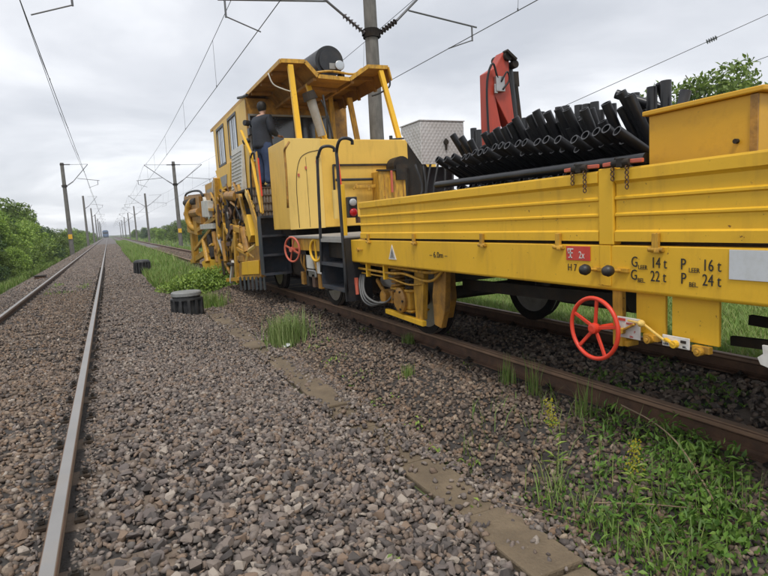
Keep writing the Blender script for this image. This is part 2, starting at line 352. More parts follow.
# ------------------------------------------------------------------ tracks
def rail_profile(x): # closed section, head top at z=0
    h = [(-.035, -.004), (-.030, 0), (.030, 0), (.035, -.004), (.036, -.036), (.012, -.05), (.009, -.115), (.030, -.128), (.070, -.136), (.070, -.148),
         (-.070, -.148), (-.070, -.136), (-.030, -.128), (-.009, -.115), (-.012, -.05), (-.036, -.036)]
    return [(x + a, b) for a, b in h]
clip_mb = MB()
clip_mb.box(-.03, .03, -.045, .045, -.005, .010).cyl((0, 0, .01), (0, 0, .042), .011, n=6).box(-.016, .016, -.016, .016, .018, .032)
clip_me = clip_mb.build('rail_clip', 'dark'); clip_mesh = clip_me.data; bpy.data.objects.remove(clip_me)
sl_mb = MB(); sl_mb.prism([(-.125, -.19), (.125, -.19), (.105, .0), (-.105, .0)], 'x', -1.25, 1.25)
sl_me = sl_mb.build('sleeper', 'sleeper'); sl_mesh = sl_me.data; bpy.data.objects.remove(sl_me)
def track(tc, head, y1, nsl, ystart, desc, zs=-.151):
    t = bpy.data.objects.new('railway_track', None); COL.objects.link(t); t.location = (tc, 0, 0); t['_b'] = (tc, 0, 0); t['kind'] = 'structure'
    t['label'] = desc
    for s in (-1, 1):
        x = tc + s * HG
        r = MB().prism(rail_profile(x), 'y', -6, y1).build('rail', 'railside', t)
        MB().prism([(x - .0365, -.012), (x - .0295, .0025), (x + .0295, .0025), (x + .0365, -.012), (x + .0365, -.03), (x - .0365, -.03)], 'y', -6, y1).build('head_side', 'railhead' if head == 'railtop' else 'railbrown', r)
        MB().box(x - .027, x + .027, -6, y1, .0, .0045).build('running_surface', head, r)
    rng = random.Random(5)
    for k in range(nsl):
        y = ystart + .6 * k + rng.uniform(-.02, .02)
        so = bpy.data.objects.new('sleeper', sl_mesh); COL.objects.link(so); so.parent = t; so.location = (rng.uniform(-.02, .02), y, zs + rng.uniform(-.004, .004)); so.rotation_euler.z = rng.uniform(-.012, .012)
        if k < 45:
            for s in (-1, 1):
                for q in (-1, 1):
                    c = bpy.data.objects.new('rail_clip', clip_mesh); COL.objects.link(c); c.parent = so
                    c.location = (s * HG + q * .088 - so.location.x, 0, .012)
    return t
track(TC1, 'railtop', 700, 66, 1.4, 'open railway track with polished rails on the left', -.112)
track(TC2, 'railbrown', 700, 50, 0.6, 'railway track with brown rusty rails under the yellow train')

# ------------------------------------------------------------------ ballast stones
rngn = np.random.default_rng(11)
def hull_template(seed, npts, flat):
    g = np.random.default_rng(seed); p = g.normal(size=(npts, 3)); p /= np.linalg.norm(p, axis=1)[:, None]
    p *= g.uniform(.8, 1.15, (npts, 1)); p *= np.array([1.0, g.uniform(.62, .95), g.uniform(*flat)])
    bm = bmesh.new(); vs = [bm.verts.new(q) for q in p]; res = bmesh.ops.convex_hull(bm, input=vs)
    for v in [v for v in bm.verts if not v.link_faces]: bm.verts.remove(v)
    bmesh.ops.triangulate(bm, faces=bm.faces[:]); bm.verts.index_update()
    V = np.array([v.co[:] for v in bm.verts]); F = np.array([[v.index for v in f.verts] for f in bm.faces]); bm.free()
    return V, F
T_NEAR = [hull_template(s, 13, (.5, .8)) for s in range(24)]
T_FAR = [hull_template(100 + s, 8, (.5, .8)) for s in range(14)]
def rot_mats(n, g):
    a = g.uniform(0, 2 * np.pi, n); tx = g.normal(0, .55, n); ty = g.normal(0, .55, n)
    ca, sa, cx_, sx, cy_, sy = np.cos(a), np.sin(a), np.cos(tx), np.sin(tx), np.cos(ty), np.sin(ty); z = np.zeros(n); o = np.ones(n)
    Rz = np.stack([ca, -sa, z, sa, ca, z, z, z, o], 1).reshape(n, 3, 3); Rx = np.stack([o, z, z, z, cx_, -sx, z, sx, cx_], 1).reshape(n, 3, 3)
    Ry = np.stack([cy_, z, sy, z, o, z, -sy, z, cy_], 1).reshape(n, 3, 3)
    return Rx @ Ry @ Rz
def stones(name, P, size, temps, m):
    P = np.asarray(P); n = len(P); Rm = rot_mats(n, rngn); which = rngn.integers(0, len(temps), n); VV = []; FF = []; k = 0
    for t, (V, F) in enumerate(temps):
        idx = np.where(which == t)[0]
        if not len(idx): continue
        W = np.einsum('nij,vj->nvi', Rm[idx], V) * size[idx][:, None, None] + P[idx][:, None, :]
        VV.append(W.reshape(-1, 3)); FF.append((F[None] + (np.arange(len(idx)) * len(V))[:, None, None]).reshape(-1, 3) + k); k += len(idx) * len(V)
    o = raw_mesh(name, np.concatenate(VV), np.concatenate(FF), m); o['kind'] = 'stuff'; return o
def scatter(x0, x1, y0, y1, dens, smin, smax, lift=.2, avoid_rail=True, keep=None):
    n = int((x1 - x0) * (y1 - y0) * dens); x = rngn.uniform(x0, x1, n); y = rngn.uniform(y0, y1, n)
    s = smin + (smax - smin) * rngn.beta(1.6, 3.0, n); ok = np.ones(n, bool)
    for rx in (TC1 - HG, TC1 + HG, TC2 - HG, TC2 + HG):
        if avoid_rail: ok &= np.abs(x - rx) > .042 + s * .55
    z = zg(x) + .012 + s * lift + rngn.uniform(0, .012, n)
    near_rail = np.minimum.reduce([np.abs(x - rx) for rx in (TC1 - HG, TC1 + HG, TC2 - HG, TC2 + HG)])
    z -= np.clip(.22 - near_rail, 0, .22) * .16
    z = np.where((x > 1.54) & (x < 1.85) & (y < 13), np.maximum(z, -.309 + s * .35), z)
    P = np.stack([x, y, z], 1); ok &= in_view(P)
    if keep is not None: ok &= keep(x, y)
    return P[ok], s[ok]
def not_slab(x, y):
    inside = (x > 1.53) & (x < 1.84)
    edge = np.minimum(x - 1.53, 1.84 - x)
    wav = .06 + .05 * np.sin(y * 2.1) + .06 * np.sin(y * 5.3 + 1)
    return ~inside | (edge < wav * rngn.uniform(.2, 1.3, len(x))) | (rngn.uniform(size=len(x)) < .07) | (np.sin(y * 1.7 + .5 + .5 * np.sin(y * .7)) > .985)
def keep_near(x, y):
    on = (np.abs(x - TC1) < 1.22) & (np.abs(((y - 1.4 + .3) % .6) - .3) < .115)
    return not_slab(x, y) & (~on | (rngn.uniform(size=len(x)) < .42))
def shoulder_cull(x, y): return not_slab(x, y) & ~((y > 24) & (x > 1.05) & (x < 2.7))
def cat(*a): return np.concatenate([q[0] for q in a]), np.concatenate([q[1] for q in a])
P, S_ = cat(scatter(-3.2, 1.99, 1.2, 7.5, 1500, .012, .038, keep=keep_near), scatter(.3, 1.7, 1.2, 5.5, 60, .034, .044, keep=not_slab))
bt = (np.abs(P[:, 0] - TC1) < .72) & (rngn.uniform(size=len(P)) < .8)
stones('gravel', P[~bt], S_[~bt], T_NEAR, 'stone'); stones('gravel', P[bt], S_[bt], T_NEAR, 'stone_brown')
P, S_ = scatter(-3.3, 1.99, 7.5, 17, 850, .016, .042, keep=keep_near)
bt = (np.abs(P[:, 0] - TC1) < .72) & (rngn.uniform(size=len(P)) < .8)
stones('gravel', P[~bt], S_[~bt], T_FAR, 'stone'); stones('gravel', P[bt], S_[bt], T_FAR, 'stone_brown')
P, S_ = cat(scatter(-3.3, 1.99, 17, 40, 260, .03, .052, keep=shoulder_cull), scatter(-3.3, 1.2, 40, 100, 75, .05, .08)); stones('gravel', P, S_, T_FAR, 'stone')
ra = [scatter(r - .15, r + .15, 1.2, 14, 900, .012, .026, lift=.5) for r in (TC1 - HG, TC1 + HG)]
for p_, s_ in ra: p_[:, 2] += .012
P, S_ = cat(*ra); stones('gravel', P, S_, T_FAR, 'stone')
P, S_ = scatter(1.9, 3.2, 1.2, 7.5, 1150, .012, .038); stones('gravel', P, S_, T_NEAR, 'stone_brown')
P, S_ = cat(scatter(1.9, 3.2, 7.5, 17, 600, .019, .046), scatter(2.3, 5.6, 17, 60, 120, .03, .055)); stones('gravel', P, S_, T_FAR, 'stone_brown')
P, S_ = scatter(3.2, 5.6, 1.5, 12, 420, .022, .045); stones('gravel', P, S_, T_FAR, 'stone_dark')
# the single stones that show largest, each its own piece of the ballast bed
tmesh = []
bed = bpy.data.objects['ballast_bed']
for i in range(12):
    V, F = T_NEAR[i]
    me = bpy.data.meshes.new('stone'); me.from_pydata([tuple(v) for v in V], [], [tuple(int(q) for q in f) for f in F]); me.materials.append(M['stone_brown' if i % 4 == 0 else 'stone'])
    # one colour per object: random per island is constant on shared meshes, so vary by material copy
    mm = mat('single_stone', STONES[i % len(STONES)], .85, var=.25, scale=30, bump=.35, bscale=90); me.materials.clear(); me.materials.append(mm); tmesh.append(me)
Pc, Sc = scatter(-.15, 1.5, 1.5, 4.2, 130, .030, .046, keep=not_slab)
Pd, Sd = scatter(-1.65, -.4, 2.2, 4.5, 30, .03, .045)
Pc = np.concatenate([Pc, Pd]); Sc = np.concatenate([Sc, Sd]); order = np.argsort(np.linalg.norm(Pc - np.array(EYE), axis=1) / Sc)[:300]
for i in order:
    o = bpy.data.objects.new('stone', random.Random(int(i)).choice(tmesh)); COL.objects.link(o); o.parent = bed
    o.location = (Pc[i][0], Pc[i][1], Pc[i][2] + .012); q = float(Sc[i]); o.scale = (q, q, q); r = random.Random(int(i) + 7); o.rotation_euler = (r.uniform(-.5, .5), r.uniform(-.5, .5), r.uniform(0, 6.28))

# cable trough lids between the tracks
tr = thing('cable_trough', (1.76, 6, -.36), 'sunken line of brown earth covered slabs between the ballast shoulders', 'cable trough')
rg = random.Random(3)
y = 1.1
while y < 13:
    ln = rg.choice([.62, .8, .98, .98])
    dx = rg.uniform(-.025, .025); dz = rg.uniform(-.014, .012)
    b = MB(); b.T = Matrix.Translation((1.695 + dx, y + ln / 2, -.322 + dz)) @ Matrix.Rotation(rg.uniform(-.03, .03), 4, 'Z') @ Matrix.Rotation(rg.uniform(-.02, .02), 4, 'X')
    b.box(-.145, .145, -ln / 2 + .008, ln / 2 - .008, -.06, .012); b.build('slab', 'slab', tr, bevel=.012)
    y += ln

# ================================================================== WAGON
WX0, WX1 = 2.6, 5.35          # side faces
WY0, WY1 = -2.2, 6.4          # near and far end
wg = thing('flat_wagon', (TC2, 2.2, 0), 'yellow flat wagon with low corrugated dropsides, loaded with black pipes', 'wagon')
MB().box(WX0 + .06, WX1 - .06, WY0, WY1 - .3, 1.06, 1.11).build('floor', 'dark', wg)
# sill: channel with a lower lip and an upper edge
MB().prism([(WX0, .845), (WX0 + .012, .832), (WX0 + .10, .832), (WX0 + .10, 1.095), (WX0, 1.095)], 'y', WY0, WY1).build('sill', 'yellow', wg, bevel=.006)
MB().prism([(WX1, .845), (WX1 - .012, .832), (WX1 - .10, .832), (WX1 - .10, 1.095), (WX1, 1.095)], 'y', WY0, WY1).build('sill', 'yellow', wg, bevel=.006)
MB().box(WX0 + .1, WX1 - .1, WY1 - .12, WY1, .86, 1.1).build('end_sill', 'yellow_old', wg, bevel=.006)
def dropside(x, y0, y1, s):
    """pressed steel panel: flat web with horizontal raised ribs, top and bottom rails; s = +1 faces -X"""
    prof = [(0, 1.118), (0, 1.172), (.006, 1.177), (.012, 1.182), (.012, 1.255), (.004, 1.262), (.004, 1.272), (.014, 1.280), (.014, 1.348), (.004, 1.355), (.004, 1.366),
            (.016, 1.375), (.016, 1.44), (.004, 1.452), (-.004, 1.458), (-.004, 1.512), (.0, 1.522), (.06, 1.528), (.06, 1.5), (.045, 1.45), (.045, 1.118)]
    return MB().prism([(x + s * a, z) for a, z in prof], 'y', y0, y1)
dropside(WX0, 2.535, 6.10, 1).build('dropside', 'yellow', wg)
dropside(WX0, WY0, 2.415, 1).build('dropside', 'yellow', wg)
dropside(WX1, WY0, 6.10, -1).build('dropside', 'yellow', wg)
MB().box(WX0 + .02, WX1 - .02, 6.05, 6.10, 1.112, 1.46).build('end_board', 'yellow_old', wg, bevel=.005)
st = MB(); st.box(WX0 - .004, WX0 + .06, 2.421, 2.529, 1.097, 1.534); st.build('stake', 'yellow', wg, bevel=.006)
MB().box(WX0 - .007, WX0 - .001, 2.44, 2.52, .86, 1.094).build('stake_plate', 'yellow', wg, bevel=.002)
for yh in (5.86, 4.8, 3.7, 2.86, 2.13, 1.2):
    h = MB(); h.box(WX0 - .022, WX0 - .002, yh - .02, yh + .02, 1.075, 1.165).cyl((WX0 - .012, yh - .045, 1.078), (WX0 - .012, yh + .045, 1.078), .014).box(WX0 - .03, WX0 - .002, yh - .03, yh + .0, 1.062, 1.076)
    h.build('hinge', 'yellow_old', wg, bevel=.003)
# lettering
def text(body, y, z, size, m='ink', parent=wg, x=WX0 - .0035, name='lettering', sx=1.0, align='LEFT'):
    c = bpy.data.curves.new(name, 'FONT'); c.body = body; c.size = size; c.extrude = .0008; c.align_x = align; c.resolution_u = 3
    tmp = bpy.data.objects.new(name, c); me = bpy.data.meshes.new_from_object(tmp); bpy.data.objects.remove(tmp); bpy.data.curves.remove(c); me.name = name
    me.materials.clear(); me.materials.append(M[m]); o = bpy.data.objects.new(name, me); COL.objects.link(o); o.parent = parent
    b = Vector(parent['_b']); o.location = Vector((x, y, z)) - b; o.rotation_euler = (R(90), 0, R(-90)); o.scale = (sx, 1, 1); return o
for (big, sub, num, yb, z, gap) in (('G', 'LEER', '14 t', 2.298, .980, .130), ('G', 'BEL.', '22 t', 2.302, .908, .130), ('P', 'LEER', '16 t', 1.992, .980, .120), ('P', 'BEL.', '24 t', 1.990, .908, .118)):
    text(big, yb, z, .082, sx=.78); text(sub, yb - .047, z - .012, .034, sx=.85); text(num, yb - gap, z, .082, sx=.74)
text('H 7', 2.79, .932, .062, sx=.85)
text('– 6.0m –', 4.53, .955, .074, sx=1.15)
sg = MB().box(WX0 - .006, WX0 - .001, 2.598, 2.798, .998, 1.085).build('wagon_sign', 'sign_red', wg, bevel=.001)
text('2x', 2.69, 1.012, .062, 'white', sg, WX0 - .0075, sx=.8)
pc = MB(); X = WX0 - .0085
for a, b_, c_, d_ in ((2.735, 2.785, 1.064, 1.072), (2.755, 2.763, 1.012, 1.064), (2.738, 2.780, 1.04, 1.047), (2.745, 2.777, 1.012, 1.018), (2.776, 2.783, 1.05, 1.064)): pc.box(X, X + .002, a, b_, c_, d_)
pc.build('pictogram', 'white', sg)
MB().box(WX0 - .006, WX0 - .001, 1.18, 1.735, .948, 1.086).build('blank_plate', 'platewhite', wg, bevel=.001)
tri = MB().prism([(5.205, .905), (5.375, .905), (5.29, 1.055)], 'x', WX0 - .006, WX0 - .001).build('warning_sign', 'white', wg)
MB().prism([(5.232, .917), (5.348, .917), (5.29, 1.025)], 'x', WX0 - .0075, WX0 - .0061).build('sign_field', 'grey', tri)
MB().prism([(5.283, .93), (5.297, .93), (5.285, .965), (5.303, .965), (5.283, 1.0), (5.29, .972), (5.277, .968)], 'x', WX0 - .0085, WX0 - .0076).build('pictogram', 'ink', tri)
MB().cyl((WX0 - .02, 6.18, .985), (WX0, 6.18, .985), .022).bar((WX0 - .012, 6.18, .985), (WX0 - .012, 6.05, .985), .012, .012).build('lever', 'yellow_old', wg)
for yk, zk in ((2.56, .955), (2.385, .958)):
    k = MB().cyl((WX0 - .07, yk, zk), (WX0, yk - .02, zk - .005), .010).box(WX0 - .014, WX0, yk - .075, yk + .012, zk - .012, zk + .008).build('release_rod', 'yellow_old', wg)
    MB().lathe((WX0 - .085, yk, zk), [(.006, -.034), (.026, -.024), (.034, 0), (.028, .022), (.01, .03)], 16, 'x').build('knob', 'black', k, smooth=True)

# underframe
uf = MB(); uf.box(3.35, 3.47, -2, 6.3, .84, 1.05).box(4.5, 4.62, -2, 6.3, .84, 1.05)
for yy in (6.2, 4.3, 3.3, 1.6, .2): uf.box(2.72, 5.25, yy - .05, yy + .05, .9, 1.05)
uf.build('underframe', 'dark', wg)
uf = MB(); uf.bar((3.2, 4.9, .62), (3.2, 2.9, .66), .05, .1).bar((4.2, 5.2, .62), (4.2, 3.4, .66), .05, .07).cyl((3.7, 4.0, .62), (3.7, 3.2, .62), .15, n=16).cyl((3.7, 1.7, .66), (4.4, 1.7, .66), .1, n=14)
uf.box(4.4, 4.62, 4.75, 5.0, .42, .7).bar((3.5, 2.2, .58), (3.5, .6, .52), .04, .06).bar((2.95, 1.95, .57), (2.95, .4, .64), .03, .05)
uf.build('brake_gear', 'dark', wg)
cl = MB(); pts = []
for i in range(60):
    t = i / 59; pts.append((3.9 + .07 * math.cos(t * 34), 3.35 - t * .35, .8 + .035 * math.sin(t * 34)))
cl.tube(pts, .008, 5); cl.build('coiled_hose', 'rubber', wg)

# wheelset at Y 5.55 with axle guards
AY = 5.42; WYC = 5.66
def wheelset(ay, parent):
    WR = .43
    for s in (-1, 1):
        x = TC2 + s * .755
        prof = [(.07, -.07 * s), (.1, -.075 * s), (.12, -.03 * s), (.33, -.03 * s), (.36, -.068 * s), (WR - .004, -.068 * s), (WR, .045 * s - .04 * s), (WR + .008, .04 * s), (WR + .03, .045 * s), (WR + .03, .065 * s), (.36, .068 * s), (.33, .03 * s), (.1, .05 * s), (.07, .05 * s)]
        prof = [(r, -h if s > 0 else -h) for r, h in prof]
        w_ = MB().lathe((x, ay, WR), prof, 40, 'x').build('wheel', 'wheel', parent); smooth_by_angle(w_, 35)
        MB().lathe((x, ay, WR), [(WR - .002, -.055), (WR + .0015, -.05), (WR + .0015, .0), (WR - .002, .01)], 40, 'x').build('tread', 'steel', w_)
    MB().cyl((TC2 - 1.05, ay, WR), (TC2 + 1.05, ay, WR), .075, n=14).build('axle', 'dark', parent)
wheelset(WYC, wg)
for s in (-1, 1):
    def X_(d): return TC2 + s * d
    g = MB()
    a0, a1 = sorted((X_(1.13), X_(1.19)))
    g.prism([(AY - .36, .28), (AY - .22, .28), (AY - .20, .60), (AY - .26, .86), (AY - .44, .86)], 'x', a0, a1)
    g.build('axle_guard', 'yellow_old', wg, bevel=.006)
    g = MB(); g.prism([(AY - .80, .42), (AY - .72, .25), (AY - .60, .27), (AY - .58, .55), (AY - .66, .86), (AY - .86, .86)], 'x', a0, a1); g.build('axle_guard', 'yellow_grease', wg, bevel=.006)
    a0, a1 = sorted((X_(1.0), X_(1.22)))
    g = MB(); g.box(a0, a1, AY - .15, AY + .16, .36, .56).prism([(AY - .22, .36), (AY + .22, .36), (AY + .17, .33), (AY - .17, .33)], 'x', a0, a1); ab = g.build('axle_box', 'yellow_old', wg, bevel=.02)
    xo = X_(1.22)
    c_ = MB().lathe((xo, AY + .02, .455), [(.135, 0), (.135, s * .03), (.10, s * .05), (.05, s * .055)], 24, 'x').build('axle_cap', 'yellow_grease', ab)
    bl = MB()
    for i in range(6): t = i * math.pi / 3; bl.cyl((xo + s * .02, AY + .02 + .105 * math.cos(t), .455 + .105 * math.sin(t)), (xo + s * .055, AY + .02 + .105 * math.cos(t), .455 + .105 * math.sin(t)), .013, n=6)
    bl.build('bolt', 'dark', ab)
    for dy in (-.13, .2):
        sp = MB(); pts = [(X_(1.16) + .068 * math.cos(i * .55), AY + dy + .068 * math.sin(i * .55), .575 + i * .27 / 76) for i in range(77)]
        sp.tube(pts, .0145, 6).cyl((X_(1.16), AY + dy, .57), (X_(1.16), AY + dy, .85), .035); sp.build('spring', 'yellow_grease' if dy > 0 else 'dark', wg)
        MB().lathe((X_(1.16), AY + dy, .545), [(.07, 0), (.09, .015), (.09, .03), (.07, .035)], 18).build('spring_seat', 'yellow_old', wg)
    b0 = MB().bar((X_(1.2), AY - .42, .255), (X_(1.2), AY + .44, .285), .05, .055).build('tie_bar', 'yellow', wg, bevel=.006)
    b0 = MB().prism([(AY - .52, .30), (AY - .46, .29), (AY - .50, .55), (AY - .47, .83), (AY - .58, .83), (AY - .60, .5)], 'x', *sorted((X_(.92), X_(.99)))).build('brake_hanger', 'yellow_grease', wg, bevel=.006)
# brake pipes, cylinder and hoses ahead of the axle
pp = MB()
pp.tube([(2.70, 6.36, .815), (2.70, 5.2, .80), (2.72, 4.75, .79), (2.8, 4.6, .83)], .016)
pp.tube([(2.66, 6.34, .755), (2.66, 5.5, .745), (2.7, 5.25, .75), (2.74, 4.95, .70), (2.74, 4.72, .72), (2.78, 4.6, .82)], .014)
pp.tube([(2.68, 6.3, .70), (2.68, 5.6, .69), (2.72, 5.2, .64), (2.8, 5.0, .66)], .010)
pp.build('brake_pipe', 'yellow_old', wg, smooth=True)
for yy in (6.08, 5.62): MB().box(2.64, 2.69, yy - .018, yy + .018, .67, .845).build('pipe_bracket', 'yellow', wg, bevel=.004)
bc = MB(); bc.cyl((2.95, 6.2, .6), (2.95, 5.75, .58), .085, n=18).cyl((2.95, 6.28, .6), (2.95, 6.2, .6), .045).cyl((2.95, 5.75, .58), (2.95, 5.62, .57), .05); bc.build('brake_cylinder', 'grey', wg, bevel=.008)
bc = MB(); bc.box(2.78, 2.92, 5.72, 5.98, .38, .52).cyl((2.8, 5.85, .45), (2.72, 5.85, .45), .075, n=16).cyl((2.84, 5.7, .36), (2.84, 5.62, .62), .03).bar((2.8, 5.98, .5), (2.8, 6.15, .62), .03, .05); bc.build('brake_actuator', 'yellow_grease', wg, bevel=.008)
for k, (dy, dz) in enumerate(((0, 0), (.06, .02), (.11, .05))):
    MB().tube([(2.68, 6.34 - dy, .68), (2.64, 6.30 - dy, .55), (2.62, 6.18 - dy, .40 + dz), (2.66, 6.02 - dy, .34 + dz), (2.74, 5.9 - dy, .40), (2.82, 5.85 - dy, .5)], .013, 8).build('air_hose', 'hosegrey', wg, smooth=True)
MB().cyl((2.63, 6.38, .6), (2.63, 6.36, .44), .022).box(2.61, 2.65, 6.36, 6.39, .56, .64).build('brake_tap', 'red_faded', wg)

# hand wheel and changeover plates
hc = (2.5, 2.48, .617)
hw = MB().ring(hc, (1, 0, 0), .178, .0125, 40, 10).build('hand_wheel', 'red', wg, smooth=True)
for i in range(5):
    t = R(98 + 72 * i); MB().bar((2.508, hc[1] + .03 * math.cos(t), hc[2] + .03 * math.sin(t)), (2.5, hc[1] + .174 * math.cos(t), hc[2] + .174 * math.sin(t)), .02, .013, (1, 0, 0)).build('spoke', 'red', hw, bevel=.003)
MB().lathe((2.49, hc[1], hc[2]), [(.018, -.012), (.03, -.008), (.034, .02), (.02, .05)], 18, 'x').cyl((2.5, hc[1], hc[2]), (2.95, hc[1], hc[2]), .014).build('hub', 'red', hw)
MB().bar((2.66, 2.44, .835), (2.66, 2.44, .5), .035, .07, (0, 1, 0)).box(2.66, 2.75, 2.38, 2.46, .5, .53).build('wheel_bracket', 'yellow_old', wg, bevel=.004)
MB().box(2.655, 2.675, 2.125, 2.315, .60, .831).build('bracket_plate', 'yellow', wg, bevel=.004)
MB().box(2.655, 2.675, 1.822, 2.085, .598, .831).build('bracket_plate', 'yellow', wg, bevel=.004)
MB().box(2.70, 2.73, 1.50, 1.58, .40, .831).build('bracket_plate', 'yellow', wg, bevel=.004)
def changeover(y0, y1, z0, z1, ang, name):
    p = MB().box(2.615, 2.622, y0, y1, z0, z1).build('changeover_plate', 'white', wg, bevel=.0025)
    return p
cp = changeover(2.255, 2.415, .565, .685, 0, 'a')
MB().box(2.6125, 2.6145, 2.355, 2.405, .662, .677).build('sign_field', 'sign_red', cp)
text('BREMSE', 2.35, .645, .017, 'sign_red', cp, 2.6135); text('P', 2.295, .60, .02, 'sign_red', cp, 2.6135); text('G', 2.40, .615, .02, 'sign_red', cp, 2.6135); text('EIN', 2.325, .572, .016, 'sign_red', cp, 2.6135)
MB().bar((2.602, 2.375, .602), (2.596, 2.275, .658), .012, .022, (1, 0, 0)).cyl((2.59, 2.37, .605), (2.62, 2.37, .605), .018).build('changeover_lever', 'yellow_old', cp, bevel=.003)
MB().bar((2.602, 2.325, .672), (2.598, 2.225, .668), .01, .014, (1, 0, 0)).lathe((2.59, 2.225, .67), [(.006, -.022), (.018, -.012), (.022, 0), (.016, .014)], 14, 'x').bar((2.6, 2.215, .665), (2.6, 2.14, .625), .009, .014, (1, 0, 0)).bar((2.6, 2.14, .625), (2.6, 2.075, .592), .009, .014, (1, 0, 0)).build('linkage', 'yellow_pale', cp, bevel=.002)
cp = changeover(1.952, 2.112, .565, .625, 0, 'b')
MB().bar((2.602, 2.085, .608), (2.598, 2.02, .582), .012, .022, (1, 0, 0)).cyl((2.59, 2.03, .585), (2.62, 2.03, .585), .021).build('changeover_lever', 'yellow', cp, bevel=.003)
text('LEER', 2.105, .572, .015, 'ink', cp, 2.6135); text('BEL.', 1.99, .572, .015, 'ink', cp, 2.6135)
MB().box(2.6105, 2.6145, 1.97, 2.0, .596, .610).build('sign_field', 'dark', cp)
for y_, z_ in ((2.20, .575), (1.90, .562)):
    MB().box(2.63, 2.66, y_ - .045, y_ + .05, z_ - .005, z_ + .03).cyl((2.60, y_, z_ + .005), (2.66, y_, z_ + .005), .022, n=14).cyl((2.592, y_, z_ + .005), (2.602, y_, z_ + .005), .011).build('pivot', 'yellow_old', wg, bevel=.002)
pl = MB().prism([(1.40, .66), (1.58, .66), (1.575, .62), (1.60, .60), (1.585, .57), (1.545, .56), (1.535, .53), (1.40, .53)], 'x', 2.60, 2.612).build('changeover_plate', 'white', wg)
MB().box(2.597, 2.6, 1.44, 1.50, .60, .64).build('sign_field', 'sign_red', pl)
tag(MB().box(2.60, 2.64, 1.40, 1.52, .42, .525).build('buffer_marker', 'red_faded', wg, bevel=.004))

# ================================================================== LOAD ON THE WAGON
tb = thing('storage_box', (3.4, 2.0, 1.112), 'large plain ochre yellow steel box with overhanging lid at the near end of the wagon', 'box')
MB().box(2.74, 3.9, 1.70, 2.30, 1.113, 1.795).build('body', 'ochre_box', tb, bevel=.006)
MB().box(2.715, 3.93, 1.665, 2.325, 1.796, 1.822).build('lid', 'ochre_box', tb, bevel=.006)
MB().box(2.728, 2.739, 1.70, 1.735, 1.2, 1.79).build('corner_post', 'yellow_grease', tb)
MB().cyl((2.72, 1.80, 1.59), (2.738, 1.80, 1.59), .012).build('catch', 'dark', tb)
cb = thing('tool_box', (3.6, 6.0, 1.4), 'grey diamond plate metal tool box with sloping front, at the far end of the wagon', 'tool box')
MB().prism([(5.88, 1.915), (5.88, 2.405), (6.36, 2.405), (6.36, 2.33)], 'x', 3.325, 3.915).build('body', 'checker', cb, bevel=.006)
MB().box(3.315, 3.925, 5.872, 6.37, 2.407, 2.418).build('lid', 'checker', cb)
hd = MB().box(3.645, 3.665, 5.862, 5.879, 2.08, 2.21).cyl((3.655, 5.855, 2.17), (3.655, 5.88, 2.17), .03, n=12).build('latch', 'dark', cb)
rk = MB()
for xx in (3.36, 3.88):
    for yy in (5.92, 6.3): MB().box(xx - .025, xx + .025, yy - .025, yy + .025, 1.115, 1.92).build('stand_leg', 'dark', cb)
MB().box(3.42, 3.82, 5.98, 6.25, 1.2, 1.9).build('pump_unit', 'black', cb, bevel=.02)
MB().prism([(5.93, 1.12), (6.28, 1.12), (6.28, 2.22), (5.93, 1.90)], 'x', 3.36, 3.42).build('frame_plate', 'dark', cb)
hs = MB(); rg = random.Random(8)
for k in range(7):
    x0 = 3.2 + .1 * k; hs.tube([(x0, 5.9, 1.15), (x0 - .06, 5.84, 1.35 + .05 * rg.random()), (x0 + rg.uniform(-.1, .1), 5.84, 1.62), (x0 + .05, 5.9, 1.92)], .014, 6)
hs.build('hose', 'rubber', cb, smooth=True)

# crane: folded boom of a small loading crane
cr = thing('loader_crane', (3.93, 5.35, 1.112), 'folded red hydraulic loader crane standing upright among black pipes', 'crane')
MB().box(3.732, 4.3, 5.15, 5.6, 1.113, 1.5).cyl((3.932, 5.35, 1.5), (3.932, 5.35, 1.75), .17, n=20).build('base', 'crane_red', cr, bevel=.01)
b = MB(); b.prism([(3.780, 1.62), (3.956, 1.62), (3.956, 2.25), (3.892, 2.55), (4.068, 2.25), (4.068, 1.62), (4.228, 1.62), (4.084, 2.75), (4.092, 2.98), (4.020, 3.03), (3.900, 2.86), (3.796, 2.80)], 'y', 5.22, 5.36)
b.build('boom', 'crane_red', cr, bevel=.008)
MB().bar((3.972, 5.42, 1.7), (3.972, 5.42, 2.7), .16, .12, (0, 1, 0)).build('inner_boom', 'black', cr, bevel=.008)
MB().cyl((4.276, 5.3, 1.62), (4.132, 5.3, 2.9), .05, n=12).build('lift_cylinder', 'black', cr, smooth=False)
MB().cyl((4.380, 5.34, 1.62), (4.252, 5.34, 2.72), .035, n=12).bar((4.252, 5.34, 2.70), (4.244, 5.34, 2.86), .09, .05, (0, 1, 0)).build('extension_cylinder', 'dark', cr)
MB().cyl((4.060, 5.18, 2.98), (4.060, 5.44, 2.98), .05, n=16).cyl((4.148, 5.18, 2.9), (4.148, 5.44, 2.9), .042, n=16).bar((4.020, 5.2, 3.03), (4.148, 5.2, 2.94), .03, .09, (0, 1, 0)).build('boom_head', 'dark', cr, bevel=.006)
MB().box(3.876, 3.99, 5.17, 5.215, 2.60, 2.76).box(3.860, 3.90, 5.18, 5.2, 2.58, 2.68).build('valve_block', 'steel', cr, bevel=.006)
MB().tube([(3.900, 5.18, 2.74), (3.828, 5.16, 2.88), (3.764, 5.18, 2.7), (3.772, 5.2, 2.3), (3.796, 5.2, 1.8)], .012, 6).tube([(3.940, 5.17, 2.7), (3.996, 5.14, 2.8), (4.036, 5.16, 2.72), (3.956, 5.17, 2.62)], .010, 6).build('hose', 'rubber', cr, smooth=True)
MB().ring((4.060, 5.19, 1.98), (0, 1, 0), .028, .006, 16, 6).build('ring', 'yellow', cr)

